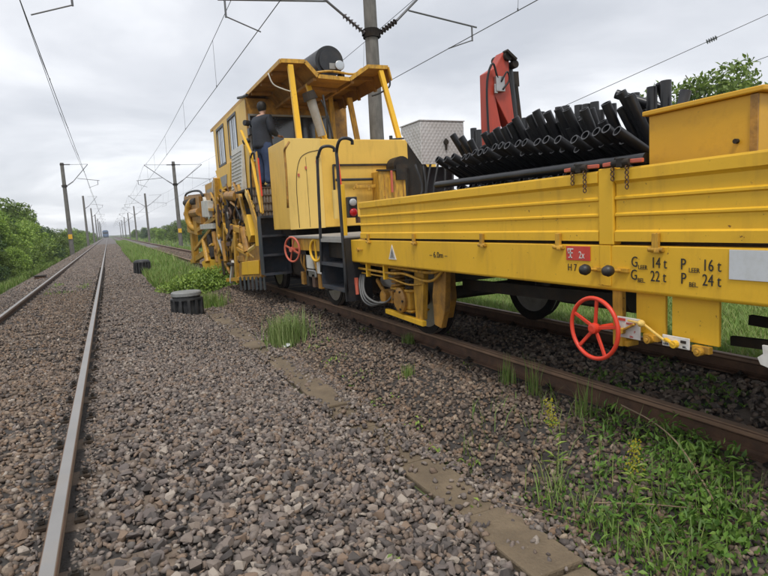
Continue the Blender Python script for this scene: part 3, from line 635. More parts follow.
# pipes
def pipe_meshes(L, ro):
    b = MB(); n = 16; prof = [(ro * .72, 0), (ro * .72, L)]
    vs = []; fs = []
    for r, h in ((ro * .74, .0), (ro, .0), (ro, L), (ro * .74, L)):
        for i in range(n): t = 2 * math.pi * i / n; vs.append((r * math.cos(t), r * math.sin(t), -h))
    for k in range(4):
        k2 = (k + 1) % 4
        for i in range(n): fs.append((k * n + i, k * n + (i + 1) % n, k2 * n + (i + 1) % n, k2 * n + i))
    b._add(vs, fs); o = b.build('plastic_pipe', 'plastic'); me = o.data; bpy.data.objects.remove(o)
    me.materials.append(M['plastic_rim'])
    for p in me.polygons:
        z = {round(me.vertices[v].co.z, 4) for v in p.vertices}
        if len(z) == 1: p.material_index = 1
    me.polygons.foreach_set('use_smooth', [True] * len(me.polygons))
    try: me.set_sharp_from_angle(angle=R(40))
    except Exception: pass
    return me
PM = {L: pipe_meshes(L, .0315) for L in (.62, .8, .95)}
PMT = {L: pipe_meshes(L, .033) for L in (.62, .8, .95)}
def pipe(top, d, L, label, group, thick=False):
    o = bpy.data.objects.new('plastic_pipe', (PMT if thick else PM)[L]); COL.objects.link(o); o.location = top
    o.rotation_euler = Vector([-c for c in d]).normalized().to_track_quat('Z', 'Y').to_euler()
    return tag(o, label, 'pipe', group)
rg = random.Random(21)
rowB = [(2.820, 4.697, 1.853), (2.820, 4.557, 1.839), (2.820, 4.427, 1.847), (2.820, 4.264, 1.819), (2.820, 4.195, 1.819), (2.820, 4.097, 1.839), (2.820, 4.011, 1.828), (2.820, 3.934, 1.834), (2.820, 3.819, 1.845), (2.820, 3.734, 1.846), (2.820, 3.654, 1.835), (2.820, 3.528, 1.832), (2.820, 3.448, 1.828), (2.820, 3.312, 1.812), (2.820, 3.218, 1.815), (2.820, 3.102, 1.798), (2.820, 2.950, 1.778), (2.820, 2.852, 1.790), (2.820, 2.759, 1.797), (2.820, 2.679, 1.803), (2.820, 2.594, 1.776)]
for i_, p in enumerate(rowB):
    pipe((p[0], p[1], p[2] - .01), (.62 + rg.uniform(-.05, .05), rg.uniform(-.10, .02), -.37 + rg.uniform(-.05, .05)), .8 if p[2] > 1.72 else .62, 'leftmost slanting black pipe, just in front of the grey tool box' if i_ == 0 else 'last slanting black pipe, its end resting against the ochre box' if i_ == len(rowB) - 1 else 'short black plastic pipe slanting low with its open end above the dropside', 'slanting pipes in the front row', True)
for a_, b_ in zip(rowB[:-1], rowB[1:]):
    q = [(u + v_) / 2 for u, v_ in zip(a_, b_)]
    if abs(a_[1] - b_[1]) > .055: pipe((q[0] + .10, q[1], q[2] - .07), (.62 + rg.uniform(-.05, .05), rg.uniform(-.10, .02), -.37), .62, 'black pipe lying in the gap between two slanting ones', 'slanting pipes in the front row', True)
# second layer under the front row
for i in range(22):
    yy = 2.5 + i * .098
    pipe((2.80 + rg.uniform(-.03, .03), yy, 1.545 + rg.uniform(-.02, .03)), (.62, -.03, -.28), .62, 'short black plastic pipe in the low layer just above the dropside', 'pipes of the lowest layer')
for i in range(23):
    yy = 2.46 + i * .095
    pipe((2.71 + rg.uniform(-.012, .012), yy, 1.50 + rg.uniform(-.015, .02)), (.72, -.02, -.30), .62, 'black pipe end peeping over the dropside rim', 'pipe ends along the dropside rim')
rowC = [(3.120, 4.886, 2.049), (3.120, 4.740, 2.034), (3.120, 4.591, 1.998), (3.120, 4.369, 1.988), (3.120, 4.278, 2.014), (3.120, 4.190, 2.013), (3.120, 4.084, 2.021), (3.120, 3.995, 2.039), (3.120, 3.929, 2.044), (3.120, 3.753, 2.046), (3.120, 3.669, 2.038), (3.120, 3.543, 2.031), (3.120, 3.424, 2.017), (3.120, 3.333, 2.000), (3.120, 3.163, 1.969), (3.120, 2.965, 1.989), (3.120, 2.835, 1.999), (3.120, 2.766, 2.004)]
for p in rowC:
    pipe((p[0], p[1], p[2] + rg.uniform(0, .06)), (.44 + rg.uniform(-.06, .06), rg.uniform(-.12, .0), -.80), .95, 'black plastic pipe leaning back steeply behind the slanting front row', 'leaning pipes in the second row', True)
for a_, b_ in zip(rowC[:-1], rowC[1:]):
    q = [(u + v_) / 2 for u, v_ in zip(a_, b_)]
    pipe((q[0] + .07, q[1], q[2] - rg.uniform(.02, .10)), (.44 + rg.uniform(-.05, .05), rg.uniform(-.12, .0), -.80), .95, 'black plastic pipe leaning back steeply behind the slanting front row', 'leaning pipes in the second row', True)
rowC2 = [(3.12 + rg.uniform(.15, .35), 2.72 + i * .108, 2.10 - .16 * abs(math.sin(i * 1.3)) - (.006 * i)) for i in range(18)]
for p in rowC2:
    pipe(p, (.36 + rg.uniform(-.1, .1), rg.uniform(-.12, .05), -.85), .95, 'black plastic pipe half hidden in the middle of the pile', 'pipes in the middle of the pile')
vert = [(3.500, 5.080, 2.194), (3.500, 4.993, 2.164), (3.500, 4.271, 2.154), (3.500, 4.169, 2.153), (3.500, 4.050, 2.166), (3.500, 3.827, 2.165), (3.500, 3.750, 2.158), (3.500, 3.606, 2.137), (3.500, 3.515, 2.127), (3.500, 3.436, 2.127), (3.500, 3.382, 2.056), (3.500, 3.265, 2.078), (3.500, 3.055, 2.112)]
for p in vert:
    pipe(p, (rg.uniform(-.03, .05), rg.uniform(-.03, .03), -1), .95, 'black plastic pipe standing upright at the back of the pile', 'upright pipes at the back', True)
pipe((3.300, 2.745, 2.076), (0, 0, -1), .95, 'shorter of the two upright black pipes beside the ochre box', 'upright pipes at the back', True)
pipe((3.300, 2.640, 2.092), (.01, 0, -1), .95, 'tallest upright black pipe, rising just behind the ochre box', 'upright pipes at the back', True)
pipe((3.300, 2.498, 1.997), (-.25, .1, -.9), .8, 'black pipe tilted to the right behind the ochre box lid', 'upright pipes at the back', True)
pipe((3.300, 3.042, 2.095), (.3, -.5, -.28), .62, 'black pipe lying almost level across the tops of the others', 'pipes in the middle of the pile')
lp = MB(); lp.T = None
o = MB().cyl((2.76, 4.62, 1.60), (2.77, 2.34, 1.575), .031, n=16).build('long_pipe', 'plastic', None, base=(2.76, 3.5, 1.6), smooth=False); smooth_by_angle(o)
tag(o, 'long black pipe lying lengthwise along the dropside under the slanting ones', 'pipe')
# red ratchet load binders on the rim
def binder(y0, y1, label):
    t = thing('load_binder', (2.615, (y0 + y1) / 2, 1.535), label, 'load binder', 'red load binders on the dropside rim')
    z = 1.552
    MB().bar((2.60, y0, z), (2.60, y0 + (y1 - y0) * .42, z + .004), .022, .022).bar((2.60, y0 + (y1 - y0) * .58, z + .004), (2.60, y1, z), .022, .022).build('arm', 'red_faded', t, bevel=.004)
    ym = (y0 + y1) / 2
    MB().cyl((2.59, ym - .06, z), (2.59, ym + .06, z), .02).box(2.57, 2.61, ym - .02, ym + .02, z - .025, z + .025).cyl((2.6, ym + .02, z), (2.6, ym + .05, z + .03), .01).build('ratchet', 'dark', t, bevel=.003)
    ch = MB()
    for yc, n in ((ym - .045, 5), (ym + .055, 3)):
        for k in range(n): ch.ring((2.582, yc, z - .03 - k * .026), (1, 0, 0) if k % 2 else (0, 1, 0), .012, .0035, 10, 5)
    ch.build('chain', 'railside', t)
binder(2.80, 2.53, 'red ratchet load binder on the rim left of the stake')
binder(2.49, 2.22, 'red ratchet load binder on the rim right of the stake, its chain hanging down')

# ================================================================== TRACK MACHINE
tm = thing('track_machine', (TC2, 12, 0), 'old yellow track maintenance machine with raised cab, canopy roof and greasy working gear', 'rail machine')
# rear engine housing: end wall, side, top
MB().box(2.62, 5.32, 8.9, 9.95, 1.24, 2.645).build('housing', 'yellow_mid', tm, bevel=.012)
MB().box(3.06, 5.32, 9.953, 12.38, 1.24, 2.60).build('housing', 'yellow_pale', tm, bevel=.012)
MB().box(2.606, 3.19, 8.882, 8.898, 1.235, 2.65).build('end_panel', 'yellow_pale', tm, bevel=.004)
dd = MB()
pts = [(2.75, 8.879, 1.26), (2.75, 8.879, 1.95), (2.82, 8.879, 2.30), (2.95, 8.879, 2.42), (3.16, 8.879, 2.47)]
dd.tube(pts, .005, 5); dd.tube([(2.93, 8.879, 1.26), (2.93, 8.879, 2.36)], .003, 5); dd.build('door_seam', 'dark', tm)
MB().box(3.375, 3.395, 8.872, 8.899, 1.5, 2.24).box(3.39, 4.62, 8.872, 8.899, 2.215, 2.245).build('frame_bar', 'dark', tm)
MB().cyl((3.40, 8.84, 1.99), (4.05, 8.84, 1.99), .022).build('cable_conduit', 'black', tm)
MB().tube([(3.385, 8.86, 2.23), (3.37, 8.86, 2.2), (3.36, 8.86, 1.5)], .012).build('cable_conduit', 'black', tm)
mk = MB()
for x, z in ((3.09, 2.26), (2.78, 2.06), (2.905, 2.17)): mk.box(x, x + .03, 8.868, 8.8795, z, z + .045)
mk.build('latch', 'red_faded', tm)
rb = MB().box(4.06, 4.72, 8.62, 8.9, 1.24, 2.10).build('side_locker', 'yellow_old', tm, bevel=.01)
lk = MB()
for x in (4.16, 4.33, 4.5, 4.66): lk.box(x - .01, x + .01, 8.612, 8.6195, 1.3, 2.05)
lk.build('rib', 'yellow_grease', rb)
MB().box(4.03, 4.75, 8.59, 8.64, 2.10, 2.125).build('lid', 'dark', rb)
MB().cyl((4.5, 8.62, 2.18), (4.5, 8.9, 2.18), .16, n=18).box(4.37, 4.58, 8.58, 8.62, 1.95, 2.2).build('hose_reel', 'dark', tm)
MB().cyl((4.27, 8.57, 2.1), (4.27, 8.57, 1.75), .02).build('tap', 'red_faded', tm)
MB().bar((3.72, 8.8, 1.87), (4.1, 8.78, 1.87), .05, .05).bar((3.68, 8.8, 1.83), (3.76, 8.8, 1.93), .03, .03).cyl((3.95, 8.78, 1.87), (3.95, 8.78, 1.80), .03).build('pump_handle', 'yellow_old', tm, bevel=.006)
MB().cyl((3.40, 8.70, 2.34), (3.45, 8.68, 1.40), .016).cyl((3.45, 8.68, 1.40), (3.45, 8.68, 1.28), .03).build('red_rod', 'red', tm)
MB().cyl((3.46, 8.86, 1.28), (3.46, 8.86, 1.36), .02).tube([(3.12, 8.86, 2.32), (3.12, 8.84, 2.38), (3.16, 8.84, 2.41)], .014).build('hook', 'dark', tm)
# rear platform, steps, handrails, lamp post
MB().box(2.56, 5.34, 6.46, 8.88, 1.105, 1.14).build('rear_platform', 'grey', tm, bevel=.004)
MB().box(2.62, 5.3, 6.5, 8.88, .86, 1.10).build('platform_frame', 'dark', tm)
MB().box(2.6, 2.618, 7.42, 8.87, .93, 1.102).build('platform_edge', 'yellow_old', tm)
def step_box(x0, x1, y0, y1, z0, z1, n, facing):
    t = MB()
    if facing == '-x':
        t.box(x1 - .012, x1, y0 + .013, y1 - .013, z0, z1)
        a = MB().box(x0, x1, y0, y0 + .012, z0 - .02, z1); b_ = MB().box(x0, x1, y1 - .012, y1, z0 - .02, z1)
    else:
        t.box(x0 + .013, x1 - .013, y1 - .012, y1, z0, z1)
        a = MB().box(x0, x0 + .012, y0, y1, z0 - .02, z1); b_ = MB().box(x1 - .012, x1, y0, y1, z0 - .02, z1)
    s = t.build('step_back', 'step', tm)
    a.build('step_side', 'step', tm); b_.build('step_side', 'step', tm)
    for k in range(n):
        z = z0 + (z1 - z0) * k / (n - 1)
        tr_ = MB().box(x0 + .013, x1 - .013, y0 + .013, y1 - .013, z - .012, z + .006)
        if facing == '-x': tr_.box(x0 - .004, x0 + .012, y0 + .013, y1 - .013, z - .03, z + .012)
        else: tr_.box(x0 + .013, x1 - .013, y0 - .004, y0 + .012, z - .03, z + .012)
        tr_.build('step_tread', 'grey' if k == n - 1 and facing == '-x' else 'step', tm)
step_box(2.5, 2.82, 6.43, 7.25, .50, 1.10, 3, '-x')
MB().box(2.5, 2.85, 6.405, 6.428, .36, 1.12).build('step_guard', 'black', tm)
for pts in ([(2.500, 6.372, 0.482), (2.500, 6.406, 1.219), (2.500, 6.417, 1.977), (2.500, 6.418, 2.137), (2.51, 6.33, 2.245), (2.58, 6.32, 2.27), (2.66, 6.33, 2.25), (2.67, 6.34, 2.20)],
            [(2.500, 7.247, 0.671), (2.500, 7.192, 1.134), (2.500, 7.118, 2.052), (2.500, 7.078, 2.147), (2.52, 7.0, 2.245), (2.60, 6.98, 2.27), (2.68, 6.98, 2.25), (2.69, 6.99, 2.2)]):
    MB().tube(pts, .019, 10).build('handrail', 'black', tm, smooth=True)
MB().bar((2.72, 6.86, 1.14), (2.72, 6.86, 1.78), .05, .035, (0, 1, 0)).build('lamp_post', 'yellow', tm, bevel=.005)
tl = MB().box(2.74, 2.87, 6.76, 6.84, 1.36, 1.62).build('tail_lamp', 'black', tm, bevel=.012)
MB().lathe((2.805, 6.75, 1.425), [(.052, .012), (.05, -.012), (.03, -.022), (.004, -.025)], 18, 'y').build('red_lens', 'lampred', tl, smooth=True)
MB().lathe((2.805, 6.75, 1.55), [(.048, .012), (.046, -.012), (.028, -.02), (.004, -.022)], 18, 'y').build('clear_lens', 'lampwhite', tl, smooth=True)
MB().cyl((2.66, 6.95, 1.36), (2.66, 6.95, 1.72), .045, n=14).build('filler_bottle', 'yellow_pale', tm, smooth=False)
MB().box(2.86, 3.08, 6.8, 6.83, 1.29, 1.37).build('lamp_board', 'railside', tm)
# under the housing: brake wheel, boxes, hoses
MB().box(3.0, 5.0, 6.6, 20.5, .42, 1.09).build('main_frame', 'dark', tm)
MB().box(2.9, 5.1, 9.6, 12.3, 1.09, 1.235).build('main_frame', 'dark', tm)
wheelset(8.6, tm); wheelset(11.9, tm); wheelset(18.6, tm)
h2c = (2.5, 8.53, .94)
h2 = MB().ring(h2c, (1, .35, 0), .185, .016, 32, 8).build('hand_wheel', 'red_faded', tm, smooth=True)
for i in range(4):
    t = R(20 + 90 * i); a = Vector((-.33 * math.cos(t), .94 * math.cos(t), math.sin(t)))
    MB().bar(Vector(h2c) + a * .02, Vector(h2c) + a * .18, .024, .016, (1, 0, 0)).build('spoke', 'red_faded', h2)
MB().cyl(h2c, (2.9, 8.66, .94), .022).cyl((2.47, 8.52, .94), (2.53, 8.54, .94), .04).build('hub', 'red_faded', h2)
MB().box(2.62, 2.72, 7.95, 8.25, .66, 1.0).build('valve_cabinet', 'palegrey', tm, bevel=.008)
MB().box(2.64, 2.74, 7.55, 7.85, .60, .93).build('valve_cabinet', 'white', tm, bevel=.008)
MB().box(2.66, 2.8, 8.0, 8.4, .52, .64).build('air_tank', 'steel', tm, bevel=.02)
MB().ring((2.6, 7.72, .94), (1, .2, 0), .15, .018, 28, 8).bar((2.6, 7.72, .80), (2.6, 7.72, 1.08), .03, .02, (1, 0, 0)).build('valve_wheel', 'yellow', tm, smooth=False)
rg = random.Random(17)
for k in range(9):
    y0 = 7.4 + .16 * k; z0 = .62 + .05 * (k % 3)
    MB().tube([(2.7, y0, 1.08), (2.64, y0 + .03, .9 - .1 * rg.random()), (2.66, y0 + rg.uniform(-.1, .1), z0), (2.8, y0 + .1, z0 - .15), (2.95, y0 + .1, .35)], .017, 6).build('hose', rg.choice(['rubber', 'yellow_grease', 'yellow_old', 'grey']), tm, smooth=True)
for k in range(5):
    MB().box(2.66, 2.78, 7.5 + .27 * k, 7.62 + .27 * k, .38, .58 + .04 * (k % 2)).build('coupling_block', ['dark', 'yellow_grease', 'railside'][k % 3], tm, bevel=.008)
# ladder, stairs and landing behind the cab
step_box(2.46, 2.97, 10.25, 10.5, .46, 1.49, 4, '-y')
text('◦', 2.7, 1.3, .01, 'red_faded', tm)
lb = MB(); lb.ring((2.80, 10.485, 1.32), (0, 1, 0), .035, .008, 14, 5).box(2.77, 2.83, 10.482, 10.487, 1.38, 1.44); lb.build('label', 'red_faded', tm)
for k in range(4):
    z = 1.60 + .15 * k; y0 = 10.48 + .16 * k
    sb = MB().box(2.49, 3.045, y0, y0 + .012, z - .148, z - .012).box(2.49, 3.045, y0 - .02, y0 + .17, z - .012, z).build('stair_tread', 'sleeper', tm)
    gr = MB()
    for q in range(9): gr.box(2.53 + .056 * q, 2.542 + .056 * q, y0 - .006, y0 - .001, z - .135, z - .02)
    gr.build('rib', 'grey', sb)
MB().box(2.49, 5.2, 11.12, 12.38, 2.02, 2.055).build('landing', 'dark', tm)
MB().prism([(10.5, 1.4), (11.1, 2.02), (11.1, 1.80), (10.6, 1.2), (10.5, 1.2)], 'x', 2.455, 2.485).build('stringer', 'yellow_old', tm, bevel=.004)
# handrails of the stairs
MB().bar((2.500, 11.382, 3.151), (2.500, 10.712, 2.635), .05, .05, (1, 0, 0)).bar((2.500, 10.712, 2.635), (2.500, 10.239, 1.549), .05, .05, (1, 0, 0)).build('handrail', 'yellow', tm, bevel=.008)
MB().bar((2.460, 10.156, 2.600), (2.460, 10.009, 1.526), .10, .02, (1, 0, 0)).build('handrail', 'yellow_old', tm, bevel=.008)
MB().tube([(2.450, 10.007, 2.480), (2.450, 9.938, 1.831)], .014).build('red_rod', 'red', tm)
MB().tube([(2.480, 10.844, 1.811), (2.480, 10.768, 2.353), (2.480, 10.639, 2.590), (2.480, 10.386, 2.629), (2.480, 10.184, 2.552)], .018, 8).build('handrail', 'black', tm, smooth=True)
MB().tube([(2.520, 8.659, 1.571), (2.520, 8.615, 2.138), (2.520, 8.623, 2.406), (2.520, 8.525, 2.466), (2.6, 8.62, 2.55)], .018, 8).build('handrail', 'yellow_grease', tm, smooth=True)
MB().box(2.5, 2.54, 10.6, 10.95, .95, 1.32).build('side_box', 'yellow', tm, bevel=.01)
# cab
cabm = 'yellow_mid'
CX0, CX1, CY0, CY1 = 2.85, 5.1, 12.4, 16.4
sidewall = MB(); X0, X1 = CX0, CX0 + .05
wins = [(13.42, 14.32, 3.02, 3.86), (14.95, 15.9, 2.96, 3.86)]
ycuts = [CY0, 13.42, 14.32, 14.95, 15.9, CY1]
for i in range(5):
    if i in (1, 3): sidewall.box(X0, X1, ycuts[i], ycuts[i + 1], 2.15, wins[0 if i == 1 else 1][2]).box(X0, X1, ycuts[i], ycuts[i + 1], 3.86, 3.98)
    else: sidewall.box(X0, X1, ycuts[i], ycuts[i + 1], 2.15, 3.98)
cab_ = sidewall.build('cab_wall', cabm, tm)
for (a, b_, c_, d_) in wins:
    f = MB(); q = .045
    f.box(X0 - .014, X0 - .001, a - q, a + .01, c_ - q, d_ + q).box(X0 - .014, X0 - .001, b_ - .01, b_ + q, c_ - q, d_ + q).box(X0 - .014, X0 - .001, a + .01, b_ - .01, c_ - q, c_ + .01).box(X0 - .014, X0 - .001, a + .01, b_ - .01, d_ - .01, d_ + q)
    f.box(X0 - .012, X0 - .002, (a + b_) / 2 - .02, (a + b_) / 2 + .02, c_ + .01, d_ - .01)
    fo = f.build('window_frame', 'black', tm)
    MB().box(X0 + .015, X0 + .022, a + .002, b_ - .002, c_ + .002, d_ - .002).build('pane', 'glass', fo)
MB().box(CX1 - .05, CX1, CY0, CY1, 2.15, 3.98).build('cab_wall', cabm, tm)
MB().box(CX0 + .052, CX1 - .052, CY1 - .05, CY1, 2.15, 3.98).build('cab_wall', cabm, tm)
MB().box(CX0, CX1, CY0, CY1, 2.08, 2.147).build('cab_floor', 'dark', tm)
# rear wall with two windows
rw = MB(); Y0, Y1 = CY0 - .05, CY0 - .002
rear = [(2.92, 3.86, 2.72, 3.62), (4.02, 4.72, 2.72, 3.62)]
xc = [CX0, 2.92, 3.86, 4.02, 4.72, CX1]
for i in range(5):
    if i in (1, 3): rw.box(xc[i], xc[i + 1], Y0, Y1, 2.15, 2.72).box(xc[i], xc[i + 1], Y0, Y1, 3.62, 3.98)
    else: rw.box(xc[i], xc[i + 1], Y0, Y1, 2.15, 3.98)
rw.build('cab_wall', 'yellow_grease', tm)  # darker paint puts the shade under the canopy into this wall's colour
for (a, b_, c_, d_) in rear:
    f = MB(); q = .04
    f.box(a - q, a, Y0 - .012, Y0 - .001, c_ - q, d_ + q).box(b_, b_ + q, Y0 - .012, Y0 - .001, c_ - q, d_ + q).box(a, b_, Y0 - .012, Y0 - .001, c_ - q, c_).box(a, b_, Y0 - .012, Y0 - .001, d_, d_ + q)
    fo = f.build('window_frame', 'grey', tm, bevel=.004)
    MB().box(a + .001, b_ - .001, Y0 + .01, Y0 + .016, c_ + .001, d_ - .001).build('pane', 'darkglass', fo)
# inside hints: control panel on the landing
MB().box(3.25, 3.62, 12.05, 12.3, 2.06, 2.75).build('control_desk', 'yellow_old', tm, bevel=.01)
MB().box(3.27, 3.42, 12.03, 12.06, 2.78, 2.90).cyl((3.35, 12.1, 2.7), (3.35, 12.1, 2.8), .02).build('gauge', 'palegrey', tm, bevel=.01)
# louvred panel and lower nose
lv = MB().prism([(2.72, 2.06), (2.83, 2.10), (2.83, 3.10), (2.80, 3.10)], 'y', 12.75, 13.95).build('louvre_panel', 'palegrey', tm, bevel=.005)
for k in range(12):
    t = k / 12; x = 2.716 + .08 * t; z = 2.12 + .92 * t
    MB().bar((x, 12.82, z), (x, 13.88, z), .03, .014, (.7, 0, .7)).build('louvre', 'palegrey', lv)
MB().prism([(14.0, 2.86), (16.1, 2.86), (15.6, 2.3), (14.2, 2.3)], 'x', 2.76, 2.848).build('cab_skirt', 'yellow', tm, bevel=.01)
MB().prism([(14.5, 2.62), (15.4, 2.62), (15.2, 2.36), (14.6, 2.36)], 'x', 2.748, 2.7595).build('mesh_grille', 'grey', tm)
MB().box(2.85, 5.05, 16.45, 18.7, 1.75, 2.68).build('nose', 'yellow_old', tm, bevel=.02)
MB().box(2.836, 2.848, 16.7, 18.4, 1.95, 2.5).build('mesh_grille', 'grey', tm)
# canopy roof
RY0, RY1 = 9.72, 17.0
prof = [(2.9, 4.065), (3.32, 4.075), (3.535, 3.845), (4.13, 3.825), (4.49, 4.065), (4.89, 4.072), (4.945, 3.84)]
th = .035
poly = prof + [(x - .004 * 0, z - th) for x, z in reversed(prof)]
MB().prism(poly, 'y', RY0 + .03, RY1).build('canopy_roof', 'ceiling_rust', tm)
rim = MB()
for (a, b_) in zip(prof[:-1], prof[1:]): rim.bar((a[0], RY0 + .012, a[1] - .018), (b_[0], RY0 + .012, b_[1] - .018), .024, .065, (0, 0, 1))
rim.bar((2.888, RY0 + .03, 4.045), (2.888, RY1, 4.045), .022, .07)
rim.build('roof_rim', 'yellow_old', tm)
for yb in (10.4, 11.2, 12.0):
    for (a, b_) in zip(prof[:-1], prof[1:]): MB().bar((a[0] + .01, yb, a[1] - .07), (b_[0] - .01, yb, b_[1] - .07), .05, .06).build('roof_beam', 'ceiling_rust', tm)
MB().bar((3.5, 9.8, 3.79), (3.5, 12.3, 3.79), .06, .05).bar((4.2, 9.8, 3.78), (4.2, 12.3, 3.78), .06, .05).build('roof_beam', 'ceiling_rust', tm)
for (a, b_) in (((3.07, 9.55, 2.62), (3.06, 9.76, 3.99)), ((4.93, 9.45, 2.62), (4.76, 9.78, 4.0)), ((3.72, 9.95, 2.62), (3.50, 10.2, 3.80))):
    MB().bar(a, b_, .09 if a[0] < 3.5 else .085, .08, (0, 1, 0)).build('roof_post', 'yellow', tm, bevel=.008)
for a, b_ in (((4.2, 11.8, 2.5), (4.2, 11.8, 3.8)), ((4.5, 11.6, 2.5), (4.45, 11.6, 3.95)), ((4.62, 10.6, 2.62), (4.5, 10.7, 3.7))): MB().bar(a, b_, .1, .07, (0, 1, 0)).build('roof_post', 'yellow_old', tm, bevel=.008)
MB().cyl((3.598, 9.900, 2.845), (3.439, 9.900, 3.460), .07, .085, n=18).build('exhaust_pipe', 'grey', tm)
MB().cyl((3.439, 9.900, 3.460), (3.394, 9.900, 3.594), .13, .11, n=18).build('exhaust_clamp', 'dark', tm)
for p in ([(3.587, 9.800, 3.445), (3.652, 9.800, 3.311), (3.725, 9.800, 3.021), (3.764, 9.800, 2.780)], [(3.631, 9.800, 3.531), (3.677, 9.800, 3.141), (3.671, 9.800, 2.796)]): MB().tube(p, .018, 7).build('hose', 'rubber', tm, smooth=True)
MB().tube([(2.654, 9.700, 3.824), (2.725, 9.700, 3.652), (2.889, 9.700, 3.578), (3.111, 9.700, 3.522)], .011, 6).build('cable', 'palegrey', tm, smooth=True)
MB().tube([(4.905, 9.700, 3.825), (4.877, 9.700, 3.700), (4.689, 9.700, 3.587), (4.526, 9.700, 3.528)], .016, 6).build('cable', 'rubber', tm, smooth=True)
mf = MB().cyl((3.86, 9.98, 4.16), (3.86, 11.0, 4.22), .265, n=32).cyl((3.86, 9.95, 4.16), (3.86, 9.98, 4.16), .20, n=28); mf = mf.build('air_filter', 'black', tm); smooth_by_angle(mf)
MB().box(3.84, 4.02, 9.935, 9.949, 4.02, 4.12).build('label', 'grey', mf)
MB().box(3.6, 3.66, 9.99, 10.2, 3.83, 4.0).box(4.08, 4.14, 9.99, 10.2, 3.83, 4.0).build('bracket', 'dark', mf)
wl = MB().lathe((4.02, 9.90, 4.08), [(.04, .12), (.08, .05), (.088, 0), (.085, -.01)], 20, 'y').build('work_lamp', 'steel', tm, smooth=True)
MB().lathe((4.02, 9.889, 4.08), [(.078, 0), (.05, -.006), (.004, -.008)], 20, 'y').build('lens', 'glass', wl)
MB().tube([(3.5, 9.8, 3.9), (3.8, 9.75, 3.93), (4.2, 9.75, 3.9), (4.4, 9.8, 4.02)], .02, 6).build('cable', 'yellow_old', tm)
MB().bar((4.5, 8.98, 2.66), (4.98, 9.2, 2.72), .03, .03).cyl((4.5, 8.98, 2.62), (4.5, 8.98, 2.72), .03).build('lever', 'black', tm)
MB().box(2.84, 2.9, 12.15, 12.32, 3.2, 3.35).cyl((2.84, 12.2, 3.1), (2.7, 12.2, 3.05), .05).cyl((2.86, 12.25, 3.45), (2.76, 12.2, 3.45), .06).build('mirror', 'black', tm, bevel=.01)
MB().tube([(2.820, 12.866, 4.085), (2.820, 12.386, 4.006), (2.820, 12.016, 3.968)], .03, 6).build('aerial', 'black', tm)

# working gear at the front: beams, cylinders, arms and hoses
def bm(p, q, w_, h_, m='yellow_grease', name='gear_arm', up=(1, 0, 0), bv=.008): return MB().bar(p, q, w_, h_, up).build(name, m, tm, bevel=bv)
def cy(p, q, r, m='yellow_grease', name='hydraulic_cylinder', n=12): return MB().cyl(p, q, r, n=n).build(name, m, tm)
bm((2.700, 15.723, 2.638), (2.700, 16.166, -0.029), .24, .12, 'yellow_old', 'gear_column')
bm((2.750, 15.021, 2.277), (2.750, 15.732, 0.211), .15, .1, 'yellow_old', 'gear_column')
bm((2.620, 13.299, 1.221), (2.620, 13.564, 0.060), .20, .10, 'yellow_old', 'gear_column')
bm((2.620, 14.073, 1.367), (2.620, 11.883, 1.173), .12, .08, 'yellow_old', 'gear_column')
bm((2.700, 20.495, 1.249), (2.700, 15.930, 1.655), .12, .10, 'yellow_old')
bm((2.700, 21.180, 0.622), (2.700, 17.091, 1.348), .10, .08, 'yellow_old')
bm((2.800, 22.174, 2.232), (2.800, 16.684, 1.977), .7, .1, 'yellow_grease', 'gear_housing')
bm((2.750, 22.413, 2.135), (2.750, 18.820, 1.923), .85, .2, 'yellow_grease', 'gear_housing')
bm((2.720, 22.370, 1.477), (2.720, 19.840, 1.376), .45, .15, 'yellow_old', 'gear_housing')
MB().tube([(2.700, 22.750, 1.929), (2.700, 22.567, 2.546), (2.700, 21.062, 2.629), (2.700, 18.943, 2.519), (2.700, 18.222, 2.321)], .035, 8).build('hose', 'rubber', tm, smooth=True)
cy((2.700, 22.442, 2.321), (2.700, 19.580, 2.243), .12, 'dark'); cy((2.660, 22.122, 1.911), (2.660, 18.859, 1.867), .13, 'yellow_grease')
MB().ring((2.750, 20.484, 1.820), (1, .5, 0), .48, .12, 26, 8).build('pulley', 'yellow_old', tm, smooth=True)
bm((2.800, 21.869, 1.502), (2.800, 21.999, 0.157), .55, .2, 'yellow_old', 'gear_arm')
bm((2.800, 23.152, 0.108), (2.800, 18.481, 0.678), .18, .12, 'yellow_old')
MB().prism([(2.800, 20.224, 0.232)[1:], (2.800, 17.605, 0.580)[1:], (2.800, 15.616, 0.426)[1:], (2.800, 16.153, -0.093)[1:], (2.800, 19.077, -0.364)[1:]], 'x', 2.75, 2.95).build('plough_blade', 'yellow', tm, bevel=.01)
MB().prism([(2.600, 12.943, 0.778)[1:], (2.600, 10.841, 0.985)[1:], (2.600, 11.062, 0.324)[1:], (2.600, 13.199, 0.157)[1:]], 'x', 2.58, 2.68).build('brush_box', 'yellow_grease', tm, bevel=.01)
MB().prism([(2.560, 12.621, 0.572)[1:], (2.560, 11.018, 0.678)[1:], (2.560, 11.113, 0.403)[1:], (2.560, 12.739, 0.281)[1:]], 'x', 2.555, 2.575).build('brush_door', 'yellow', tm, bevel=.006)
FLAP0 = [(2.560, 12.977, 0.222), (2.560, 12.544, 0.250), (2.560, 12.137, 0.277), (2.560, 11.754, 0.302), (2.560, 11.392, 0.326), (2.560, 11.049, 0.348), (2.560, 10.725, 0.370)]
FLAP1 = [(2.550, 12.916, -0.065), (2.550, 12.485, -0.028), (2.550, 12.079, 0.008), (2.550, 11.697, 0.041), (2.550, 11.336, 0.072), (2.550, 10.994, 0.101), (2.550, 10.671, 0.129)]
for k in range(7):
    MB().bar(FLAP0[k], FLAP1[k], .16, .012, (1, 0, 0)).build('rubber_flap', 'step', tm)
